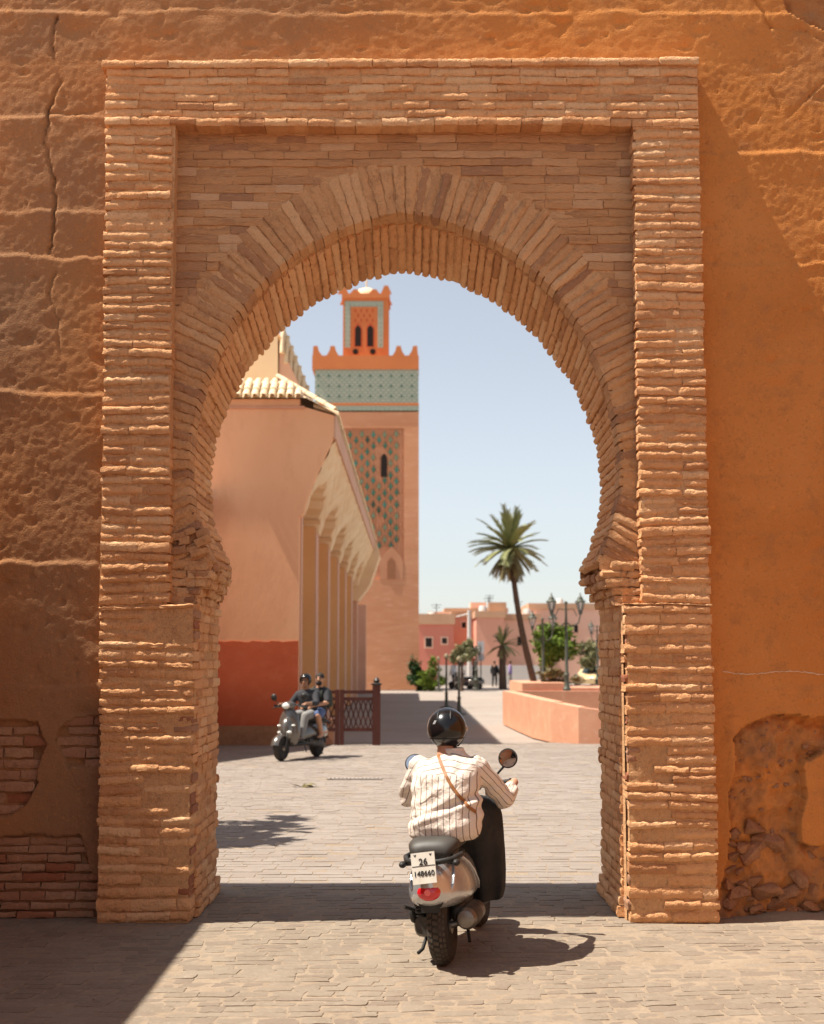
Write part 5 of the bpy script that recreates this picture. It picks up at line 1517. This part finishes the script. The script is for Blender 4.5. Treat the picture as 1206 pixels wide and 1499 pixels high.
fr_ = N.new('ShaderNodeMath'); fr_.operation = 'FRACT'; L.new(at_.outputs['Fac'], fr_.inputs[0])
sb_ = N.new('ShaderNodeMath'); sb_.operation = 'SUBTRACT'; L.new(fr_.outputs[0], sb_.inputs[0]); sb_.inputs[1].default_value = .5
ab_ = N.new('ShaderNodeMath'); ab_.operation = 'ABSOLUTE'; L.new(sb_.outputs[0], ab_.inputs[0])
mr_ = N.new('ShaderNodeMapRange'); mr_.inputs['From Min'].default_value = .04; mr_.inputs['From Max'].default_value = .085; L.new(ab_.outputs[0], mr_.inputs['Value'])
mx_ = N.new('ShaderNodeMix'); mx_.data_type = 'RGBA'; mx_.inputs['A'].default_value = (.17,.13,.115,1); mx_.inputs['B'].default_value = (.68,.59,.51,1)
L.new(mr_.outputs[0], mx_.inputs['Factor']); L.new(mx_.outputs['Result'], bs.inputs['Base Color'])
tc_ = N.new('ShaderNodeTexCoord'); nz_ = N.new('ShaderNodeTexNoise'); nz_.inputs['Scale'].default_value = 15; nz_.inputs['Detail'].default_value = 6; nz_.inputs['Distortion'].default_value = 1.2; L.new(tc_.outputs['Object'], nz_.inputs['Vector'])
bp_ = N.new('ShaderNodeBump'); bp_.inputs['Strength'].default_value = .75; bp_.inputs['Distance'].default_value = .02; L.new(nz_.outputs['Fac'], bp_.inputs['Height']); L.new(bp_.outputs[0], bs.inputs['Normal'])
shirt = fuse('shirt', sh, .0085, M['shirt'], rider, 5)
me = shirt.data; nvt = len(me.vertices); co = np.empty(nvt * 3); me.vertices.foreach_get('co', co); co = co.reshape(-1, 3)
no = np.empty(nvt * 3); me.vertices.foreach_get('normal', no); no = no.reshape(-1, 3)
def seg_u(p, a, b):
    a = np.array(a); b = np.array(b); ab = b - a; t = np.clip(((p - a) @ ab) / (ab @ ab), 0, 1)
    q = a + t[:, None] * ab; d = p - q
    e1 = np.cross(ab, [0,0,1.0]); e1 /= np.linalg.norm(e1); e2 = np.cross(e1, ab); e2 /= np.linalg.norm(e2)
    return np.linalg.norm(d, axis=1), np.arctan2(d @ e2, d @ e1), t
u = (co[:, 0] - .01) / .037 + .12 * vnoise(co[:, 0] * 9, co[:, 2] * 9, 80)
yoke = co[:, 2] - .10 * np.abs(co[:, 0] - .035) > 1.105
u = np.where(yoke, co[:, 2] / .034 + .25 * np.abs(co[:, 0] - .035) / .034 + .3, u)
for a, b, c in ((SHL, ELL, WRL), (SHR, ELR, WRR)):
    d1, a1, t1 = seg_u(co, a, b); d2, a2, t2 = seg_u(co, b, c)
    arm_ = (np.minimum(d1, d2) < .093) & (np.abs(co[:, 0] - .035) > .172)
    u = np.where(arm_, np.where(d1 < d2, a1, a2) / (2 * PI) * 12, u)
# folds: diagonal pull lines and a bloused roll over the waist
fold = .006 * np.sin((co[:, 2] - .55 * co[:, 0]) * 62 + 2.2 * vnoise(co[:, 0] * 7, co[:, 2] * 7, 81)) * np.exp(-((co[:, 2] - .95) / .09) ** 2)
fold += .010 * vnoise(co[:, 0] * 11 + 3, co[:, 2] * 8, 82) + .005 * vnoise(co[:, 0] * 26, co[:, 2] * 22, 83)
fold += .012 * np.exp(-((co[:, 2] - .885 - .35 * (co[:, 0] - .03)) / .018) ** 2) * (np.abs(co[:, 0] - .03) < .2) - .010 * np.exp(-((co[:, 2] - .925 - .35 * (co[:, 0] - .03)) / .014) ** 2)
co2 = co + no * fold[:, None]
me.vertices.foreach_set('co', co2.ravel()); me.update()
a_ = me.attributes.new('stripe_u', 'FLOAT', 'POINT'); a_.data.foreach_set('value', u.astype(np.float32))
me.shade_smooth()
# collar
col_ = MB(); col_.loft([ringh(z, .05, .192, hw, hd, 2.0, 26) for z, hw, hd in ((1.222,.080,.070),(1.262,.066,.064),(1.262,.058,.056),(1.225,.060,.058))])
co_ = fuse('collar', col_, .005, M['shirt'], rider, 2)
an = co_.data.attributes.new('stripe_u', 'FLOAT', 'POINT'); an.data.foreach_set('value', [0.0] * len(co_.data.vertices))
# strap over the back, lying on the shirt
bvh = BVHTree.FromPolygons([Vector(v) for v in co2], [tuple(p.vertices) for p in me.polygons])
sp_pts = []
for k in range(40):
    t = k / 39; x = -.035 + .245 * t; z = 1.232 - .345 * t - .03 * math.sin(PI * t)
    h_ = bvh.ray_cast(Vector((x, -1.2, z)), Vector((0, 1, 0)))
    if h_[0] is not None: sp_pts.append((h_[0], h_[1]))
st = MB(); vs = []; fs = []
for i, (p, n_) in enumerate(sp_pts):
    a = sp_pts[max(0, i-1)][0]; b = sp_pts[min(len(sp_pts)-1, i+1)][0]
    d = (b - a).normalized(); s_ = d.cross(n_).normalized() * .0095
    for off_ in (s_ + n_ * .003, s_ + n_ * .008, -s_ + n_ * .008, -s_ + n_ * .003): vs.append(p + off_)
for i in range(len(sp_pts) - 1):
    for k in range(4): fs.append((i*4+k, i*4+(k+1)%4, i*4+4+(k+1)%4, i*4+4+k))
st.add(vs, fs); st.build('bag_strap', M['leather'], rider, 60)
# skirt: black cloth over the lap, hanging down outside the right leg
skt = MB()
rings = []
for z, cx_, cy_, hw, hd in ((.945,.06,.46,.10,.13),(.93,.075,.47,.15,.19),(.89,.075,.48,.20,.25),(.82,.068,.49,.225,.29),(.72,.062,.51,.235,.29),(.60,.06,.55,.238,.25),(.48,.06,.58,.235,.22),(.36,.06,.60,.225,.20),(.29,.06,.61,.205,.185)):
    rings.append([(x * 1.0, y + .045 * math.sin(9 * math.atan2(y - cy_, x - cx_) + z * 3) * (1 - z), z) for x, y, z in ringh(z, cx_, cy_, hw, hd, 2.3, 44)])
skt.loft(rings); skt.ball((.02,.2,.80),(.20,.19,.10)); skt.cap((.10,.2,.80),(.20,.45,.78),.11,.11); skt.cap((-.08,.2,.80),(-.12,.45,.78),.11,.11)
fuse('skirt', skt, .012, M['black_cloth'], rider, 3)
# helmet
def helmet(parent, c, r, yaw=0, white=True, visor=True):
    mb = MB(); vs = []; fs = []; n, m_ = 36, 22
    def surf(th, ph, k=1.0):
        x = math.cos(ph) * math.sin(th); y = math.cos(ph) * math.cos(th); z = math.sin(ph)
        return Vector((x * r[0] * k, y * r[1] * k, z * r[2] * k))
    for lay, k in ((0, 1.0), (1, .90)):
        for j in range(m_ + 1):
            for i in range(n):
                th = 2 * PI * i / n                      # 0 = front (+y)
                front = max(0, math.cos(th))
                low = -.86 + .0 * front if front < .45 else -.86 + 1.15 * min(1, (front - .45) / .15)
                ph0 = math.asin(max(-.95, min(.5, low)))
                ph = ph0 + (PI / 2 - ph0) * j / m_
                v = surf(th, ph, k)
                if v.z < -r[2] * .3: v.x *= 1 - .16 * (-v.z / r[2] - .3); v.y *= 1 - .12 * (-v.z / r[2] - .3)
                vs.append(v)
    T_ = n * (m_ + 1)
    for j in range(m_):
        for i in range(n):
            a = j*n+i; b = j*n+(i+1)%n
            fs.append((a, b, b+n, a+n)); fs.append((T_+b, T_+a, T_+a+n, T_+b+n))
    for i in range(n): fs.append(((i+1)%n, i, T_+i, T_+(i+1)%n))
    mb.M = Matrix.Translation(c) @ Matrix.Rotation(yaw, 4, 'Z')
    mb.add(vs, fs); h = mb.build('helmet', M['helmet'], parent, 50)
    t = MB(); t.M = mb.M
    rim_ = []
    for i in range(15):
        th = R(58) + (2 * PI - R(116)) * i / 14; v = surf(th, math.asin(-.86), 1.0); v.x *= .915; v.y *= .935; rim_.append(v * 1.005)
    t.tube(rim_, .006, 6)
    t.build('helmet_edge', M['helmet_trim'], h, 60)
    t = MB(); t.M = mb.M; seam = []
    for i in range(19):
        th = R(75) + (2 * PI - R(150)) * i / 18; v = surf(th, R(-27), 1.004); k_ = -v.z / r[2] - .3
        if k_ > 0: v.x *= 1 - .16 * k_; v.y *= 1 - .12 * k_
        seam.append(v)
    t.tube(seam, .0035, 6); t.build('helmet_seam', M['helmet_trim'], h, 60)
    for s_ in (-1, 1):
        t = MB(); t.M = mb.M; t.tube([surf(R(180 + 22 * s_), R(28), 1.0), surf(R(180 + 26 * s_), R(44), 1.012), surf(R(180 + 34 * s_), R(60), 1.0)], [.004, .009, .004], 7); t.build('helmet_vent', M['helmet_trim'], h, 60)
    if visor:
        v_ = MB(); v_.M = mb.M
        for s_ in (-1, 1): v_.lathe([(.022,0),(.022,.008),(.012,.012)], 14, (r[0] * .93 if s_ > 0 else -r[0] * .93 - .010, r[1] * .28, -.005), 'x')
        v_.build('visor_pivot', M['chrome'], h, 40)
        g = MB(); g.M = mb.M; vs2 = []; rows_ = 5; cols = 16
        for j in range(rows_ + 1):
            for i in range(cols + 1):
                th = R(-62) + R(124) * i / cols; ph = R(-12 + 40 * j / rows_)
                vs2.append(surf(th, ph, 1.05))
        g.add(vs2, [(j*(cols+1)+i, j*(cols+1)+i+1, (j+1)*(cols+1)+i+1, (j+1)*(cols+1)+i) for j in range(rows_) for i in range(cols)])
        g.build('visor', M['visor'], h, 180)
        w_ = MB(); w_.M = mb.M; w_.tube([surf(R(60), R(-15), 1.06), surf(R(50), R(-35), 1.10), surf(R(48), R(-52), 1.1), surf(R(66), R(-56), 1.0)], .006, 6); w_.build('chin_strap', M['helmet_trim'], h, 60)
    return h
M['visor'] = mat('smoke_visor', (.03,.03,.035), rough=.08, spec=.6, alpha=.75)
hm = helmet(rider, HEAD + Vector((-.002, .0, .018)), (.122, .142, .128), R(4))
em = text_mesh('//', .034, mat('helmet_emblem', (.55,.55,.56), rough=.4), 'emblem')
eo_ = link('emblem', em, hm)
eo_.location = HEAD + Vector((-.052, -.122, .060)); eo_.rotation_euler = (R(64), 0, R(-26))

# --- the pair on the oncoming scooter
F_LOC, F_ROT = (-1.78, 26.95, 0), R(154)
scooter('graphite scooter ridden towards the gate by two people', F_LOC, (0, R(2), F_ROT), 'grey_paint', plate=False, seatm='seat_black')
def face(parent, c, skin, yaw=0, beard=False, hair=True):
    M_ = Matrix.Translation(c) @ Matrix.Rotation(yaw, 4, 'Z')
    for s_ in (-1, 1):
        e = MB(); e.M = M_; e.ball((s_*.032,.082,.006),(.013,.010,.009),10,6); e.build('eye', M['ink'], parent, 180)
        e = MB(); e.M = M_; e.tube([(s_*.018,.094,.026),(s_*.050,.080,.024)], .006, 6); e.build('eyebrow', M['hair'], parent, 60)
    e = MB(); e.M = M_; e.tube([(-.022,.086,-.052),(0,.092,-.055),(.022,.086,-.052)], .006, 6); e.build('mouth', mat('lips', (.28,.10,.07), rough=.5), parent, 60)
    if beard:
        b = MB(); b.M = M_; b.ball((0,.055,-.075),(.062,.052,.045),14,8); b.build('beard', M['hair'], parent, 180)
    if hair:
        b = MB(); b.M = M_; b.ball((0,-.012,.032),(.084,.098,.088),18,10); b.build('hair', M['hair'], parent, 180)
def add_head(mb, c, yaw=0):
    M_ = Matrix.Translation(c) @ Matrix.Rotation(yaw, 4, 'Z'); old = mb.M; mb.M = M_
    mb.ball((0,0,.01), (.076,.092,.100)); mb.ball((0,.030,-.055), (.055,.055,.055)); mb.chain([(0,.085,.01),(0,.104,-.018)], [.010,.016], 8)
    for s_ in (-1, 1): mb.ball((s_*.078,-.005,-.005), (.012,.022,.030), 8, 6)
    mb.M = old
driver = thing('person', 'scooter driver in dark shirt, grey trousers and black open helmet facing the gate', 'person', F_LOC, (0, R(2), F_ROT), group='riders on the oncoming scooter')
b = MB(); hc_ = Vector((0, .36, 1.40))
b.chain([(0,.24,.83),(0,.27,1.0),(0,.31,1.14),(0,.335,1.27),hc_], [.13,.12,.12,.055,.05]); add_head(b, hc_, R(12))
for s_ in (-1, 1):
    wr = Vector((s_*.27, .83, 1.00)); b.chain([(s_*.17,.30,1.19),(s_*.27,.45,.99),wr], [.05,.04,.027]); hand(b, wr, (s_*.265,.91,.98), (s_, -.3, -.1))
    b.chain([(s_*.09,.26,.80),(s_*.155,.66,.76),(s_*.13,.78,.36),(s_*.14,.90,.345)], [.08,.055,.04,.035])
fuse('body', b, .008, SK['tan'], driver, 3)
b = MB(); b.loft([ringh(z, 0, cy_, hw, hd, 2.3, 28) for z, cy_, hw, hd in ((.80,.24,.155,.12),(.92,.26,.165,.125),(1.05,.29,.185,.13),(1.15,.31,.195,.12),(1.21,.32,.17,.09),(1.255,.33,.075,.06))])
for s_ in (-1, 1): b.chain([(s_*.13,.30,1.18),(s_*.18,.31,1.17),(s_*.275,.45,1.0),(s_*.275,.60,1.0)], [.07,.072,.055,.05])
fuse('shirt', b, .011, M['dark_tee'], driver, 4)
b = MB(); b.ball((0,.22,.80),(.165,.15,.10))
for s_ in (-1, 1): b.chain([(s_*.08,.26,.80),(s_*.155,.66,.775),(s_*.135,.78,.40)], [.10,.078,.055])
fuse('trousers', b, .012, M['grey_cloth'], driver, 4)
b = MB()
for s_ in (-1, 1): b.chain([(s_*.135,.77,.345),(s_*.14,.90,.34)], [.045,.038])
fuse('shoes', b, .01, M['shoe_dark'], driver, 2)
face(driver, hc_, 'tan', R(12), hair=False); helmet(driver, hc_ + Vector((0,-.008,.035)), (.112,.13,.118), R(12), visor=False)

pas = thing('person', 'bareheaded passenger with a backpack sitting behind the helmeted driver', 'person', F_LOC, (0, R(2), F_ROT), group='riders on the oncoming scooter')
b = MB(); hc2 = Vector((-.115, .02, 1.44))
b.chain([(-.02,-.06,.84),(-.04,-.04,1.0),(-.06,-.02,1.16),(-.10,0,1.30),hc2], [.13,.12,.12,.055,.05]); add_head(b, hc2, R(10))
for s_ in (-1, 1):
    wr = Vector((s_*.15, .33, .95)); b.chain([(s_*.17-.05,-.02,1.21),(s_*.27-.03,.10,1.0),wr], [.05,.042,.028]); hand(b, wr, (s_*.09,.38,.93), (0, -.3, 1))
    b.chain([(s_*.10,-.02,.82),(s_*.25,.36,.77),(s_*.22,.20,.40),(s_*.23,.33,.36)], [.085,.058,.042,.035])
fuse('body', b, .008, SK['light'], pas, 3)
b = MB(); b.loft([ringh(z, cx_, cy_, hw, hd, 2.3, 28) for z, cx_, cy_, hw, hd in ((.82,-.02,-.06,.155,.12),(.95,-.03,-.05,.165,.125),(1.08,-.05,-.03,.185,.13),(1.18,-.06,-.02,.195,.12),(1.24,-.075,-.01,.17,.09),(1.285,-.09,0,.075,.06))])
for s_ in (-1, 1): b.chain([(s_*.13-.05,-.02,1.21),(s_*.18-.05,-.02,1.20),(s_*.265-.03,.08,1.03)], [.07,.072,.06])
fuse('shirt', b, .011, M['dark_tee'], pas, 4)
b = MB(); b.ball((0,-.06,.82),(.165,.15,.10))
for s_ in (-1, 1): b.chain([(s_*.09,-.02,.82),(s_*.235,.33,.785)], [.10,.085])
fuse('shorts', b, .012, M['blue_cloth'], pas, 4)
b = MB()
for s_ in (-1, 1): b.chain([(s_*.22,.20,.355),(s_*.23,.33,.35)], [.045,.038])
fuse('shoes', b, .01, M['shoe_dark'], pas, 2)
face(pas, hc2, 'light', R(10), beard=True)
bk_ = thing('backpack', 'dark green backpack worn by the scooter passenger', 'backpack', F_LOC, (0, R(2), F_ROT))
b = MB(); b.loft([ringh(z, -.05, -.24 + dy, hw, hd, 3, 24) for z, dy, hw, hd in ((.90,.0,.12,.06),(.93,-.01,.15,.10),(1.10,-.01,.155,.105),(1.22,.01,.14,.09),(1.28,.03,.09,.05))]); b.build('bag', M['pack'], bk_, 50)
b = MB(); b.loft([ringh(z, -.05, -.345, hw, hd, 3, 20) for z, hw, hd in ((.94,.09,.03),(.96,.11,.045),(1.06,.11,.045),(1.09,.08,.025))]); b.build('pocket', M['pack'], bk_, 50)
b = MB()
for s_ in (-1, 1): b.tube([(s_*.10-.05,-.15,1.24),(s_*.11-.06,-.05,1.295),(s_*.12-.06,.08,1.22),(s_*.13-.05,.10,1.08),(s_*.13-.04,-.12,.95)], .016, 6)
b.build('strap', M['pack'], bk_, 60)
cb = MB(); cb.M = Matrix.LocRotScale(Vector(F_LOC), Euler((0, R(2), F_ROT)), None)
cb.loft([[(x, y + .01 * math.sin(x * 90), z) for x, y, z in ringh(z, .0, .90, hw, hd, 2.2, 20)] for z, hw, hd in ((.36,.05,.03),(.38,.09,.06),(.50,.11,.07),(.60,.07,.045),(.66,.02,.02),(.72,.03,.02))])
o = cb.build('carrier_bag', mat('blue_plastic', (.02,.19,.55), (.015,.14,.42), None, scale=10, rough=.4, coord='object'), smooth=60); tag(o, 'bright blue carrier bag hanging at the front of the oncoming scooter', 'bag')

# ------------------------------------------------------------------ small things on the plaza
gr_ = thing('drain_grate', 'narrow dark drain grate set in the paving', 'drain grate', (-.87, 21.9, 0))
b = MB(); b.box((-.42,-.13,.002),(.42,.13,.006)); b.build('frame', M['steel'], gr_)
for i in range(14):
    b = MB(); x = -.39 + .06 * i; b.box((x - .016, -.11, .0065), (x + .016, .11, .014)); b.build('bar', M['concrete'], gr_)
lf = MB(); r_ = random.Random(8)
for k in range(9):
    p = Vector((-1.52 + r_.gauss(0,.10), 20.5 + r_.gauss(0,.07), .006 + .004 * k)); a = r_.uniform(0, 6.3); d = Vector((math.cos(a), math.sin(a), .25)) * .09; s_ = Vector((-d.y, d.x, .01)) * .35
    lf.add([p - d, p + s_ + Vector((0,0,.015)), p + d, p - s_], [(0,1,2,3)])
o = lf.build('fallen_leaves', M['palm_dry'], kind='stuff'); tag(o, 'few dry fallen leaves lying on the paving', 'leaves')

# far taxi
def car(label, loc, rot, paint):
    o = thing('car', label, 'car', loc, rot)
    b = MB(); pr_ = [(-2.0,.32),(-2.05,.62),(-1.95,.88),(-1.55,.95),(-1.15,1.38),(.35,1.42),(1.0,.98),(1.75,.86),(2.02,.62),(2.0,.32)]
    rings = []
    for x, k in ((-.78,.985),(-.70,1.0),(.70,1.0),(.78,.985)):
        rings.append([(x * (1 if z < 1.0 else .86), y * k, z) for y, z in pr_])
    b.loft(rings); b.build('body', paint, o, 40)
    for s_ in (-1, 1):
        for ys_ in ([(-1.28,.97),(-1.05,1.31),(-.42,1.34),(-.42,.97)], [(-.34,.97),(-.34,1.34),(.27,1.35),(.78,.97)]):
            w_ = MB(); w_.prism(ys_, s_*.735 if s_ > 0 else -.80, s_*.80 if s_ > 0 else -.735, plane='yz'); w_.build('window', M['dark_glass'], o)
        for y in (-1.25, 1.25):
            w_ = MB(); w_.lathe([(.14,-.1),(.29,-.1),(.31,-.06),(.31,.06),(.29,.1),(.14,.1)], 22, (s_*.70,y,.31), 'x'); wo = w_.build('wheel', M['rubber'], o, 40)
            w_ = MB(); w_.lathe([(.17,-.11),(.17,.11)], 14, (s_*.70,y,.31), 'x'); w_.build('rim', M['rim'], wo, 40)
        w_ = MB(); w_.ball((s_*.55,1.98,.66),(.14,.06,.08),12,8); w_.build('headlight', M['clear_lens'], o, 180)
        w_ = MB(); w_.ball((s_*.58,-2.0,.72),(.10,.05,.10),12,8); w_.build('tail_light', M['red_lens'], o, 180)
    w_ = MB(); w_.add([(-.56,1.01,.985),(.56,1.01,.985),(.54,.40,1.40),(-.54,.40,1.40)], [(0,1,2,3)]); w_.build('windscreen', M['dark_glass'], o)
    return o
M['dark_glass'] = mat('car_glass', (.03,.05,.055), rough=.08, spec=.6)
car('beige taxi parked behind the planter close to the right jamb', (at(872,1004,91).x, 91, 0), (0,0,R(150)), mat('beige_paint', (.66,.48,.26), (.62,.45,.24), None, scale=2, rough=.35, coat=.4, coord='object'))
# parked motor scooters far off
for lab, x, yy, rot_ in (('distant parked scooter with dark bodywork left of the white sign', 688, 1009, 60), ('distant parked scooter just right of the other one', 701, 1010, 100)):
    gp_ = ground_at(x, yy); 
    src = [q for q in bpy.data.objects if q.name == 'scooter.001'][0]
    c = copy_tree(src); c.location = (gp_.x, gp_.y, 0); c.rotation_euler = (0,0,R(rot_)); tag(c, lab, 'scooter', 'scooters parked across the plaza')
sg = thing('road_sign', 'white square sign on a thin pole beside the olive tree', 'sign', (at(704,1005,88).x, 88, 0))
b = MB(); b.tube([(0,0,0),(0,0,2.9)], .035, 8); b.build('pole', M['engine'], sg, 60)
b = MB(); b.box((-.20,-.03,2.2),(.20,-.005,2.95)); b.build('panel', mat('sign_white', (.7,.7,.7), rough=.5), sg)
b = MB(); b.box((-.20,-.028,1.75),(.20,-.006,2.15)); b.build('lower_panel', mat('sign_grey', (.38,.38,.40), rough=.5), sg)
def walker(label, x, yb, top, bot, seed, y_off=0, skin='tan'):
    gp_ = ground_at(x, yb); r = random.Random(seed)
    o = thing('person', label, 'person', (gp_.x, gp_.y, 0), (0,0,R(r.uniform(0,360))), group='people across the plaza')
    b = MB(); b.chain([(0,0,.92),(0,0,1.15),(0,0,1.36),(0,0,1.48),(0,0,1.58)], [.13,.12,.13,.055,.05]); add_head(b, Vector((0,0,1.62)))
    for s_ in (-1, 1):
        b.chain([(s_*.18,0,1.40),(s_*.24,.02,1.12),(s_*.24,.10,.90),(s_*.23,.12,.80)], [.05,.04,.03,.025]); b.chain([(s_*.09,0,.9),(s_*.10,.05*s_,.50),(s_*.11,-.05+.06*s_,.08),(s_*.11,.08+.06*s_,.05)], [.08,.055,.04,.035])
    fuse('body', b, .016, SK[skin], o, 2)
    b = MB(); b.loft([ringh(z, 0, 0, hw, hd, 2.3, 20) for z, hw, hd in ((.86,.18,.13),(1.1,.17,.125),(1.3,.20,.13),(1.42,.18,.10),(1.48,.07,.06))])
    for s_ in (-1, 1): b.chain([(s_*.15,0,1.40),(s_*.24,.02,1.12),(s_*.24,.08,.95)], [.07,.06,.05])
    fuse('shirt', b, .018, top, o, 3)
    b = MB(); b.ball((0,0,.90),(.17,.13,.10))
    for s_ in (-1, 1): b.chain([(s_*.09,0,.9),(s_*.10,.05*s_,.50),(s_*.11,-.05+.06*s_,.12)], [.09,.07,.055])
    fuse('trousers', b, .018, bot, o, 3)
    h = MB(); h.ball((0,-.012,1.652),(.084,.098,.088),14,8); h.build('hair', M['hair'], o, 180)
    return o
wh = mat('white_cloth', (.72,.70,.67), rough=.9); pu = mat('lilac_cloth', (.30,.22,.42), rough=.9)
walker('pedestrian in a white top left of the olive tree', 664, 1008, wh, M['dark_tee'], 1)
walker('pedestrian in dark clothes left of the short palm', 724, 1006, M['black_cloth'], M['black_cloth'], 2)
walker('pedestrian in a lilac top right of the short palm', 747, 1006, pu, M['grey_cloth'], 3)
walker('pedestrian in dark clothes beside the parked scooters', 694, 1007, M['dark_tee'], M['black_cloth'], 4)
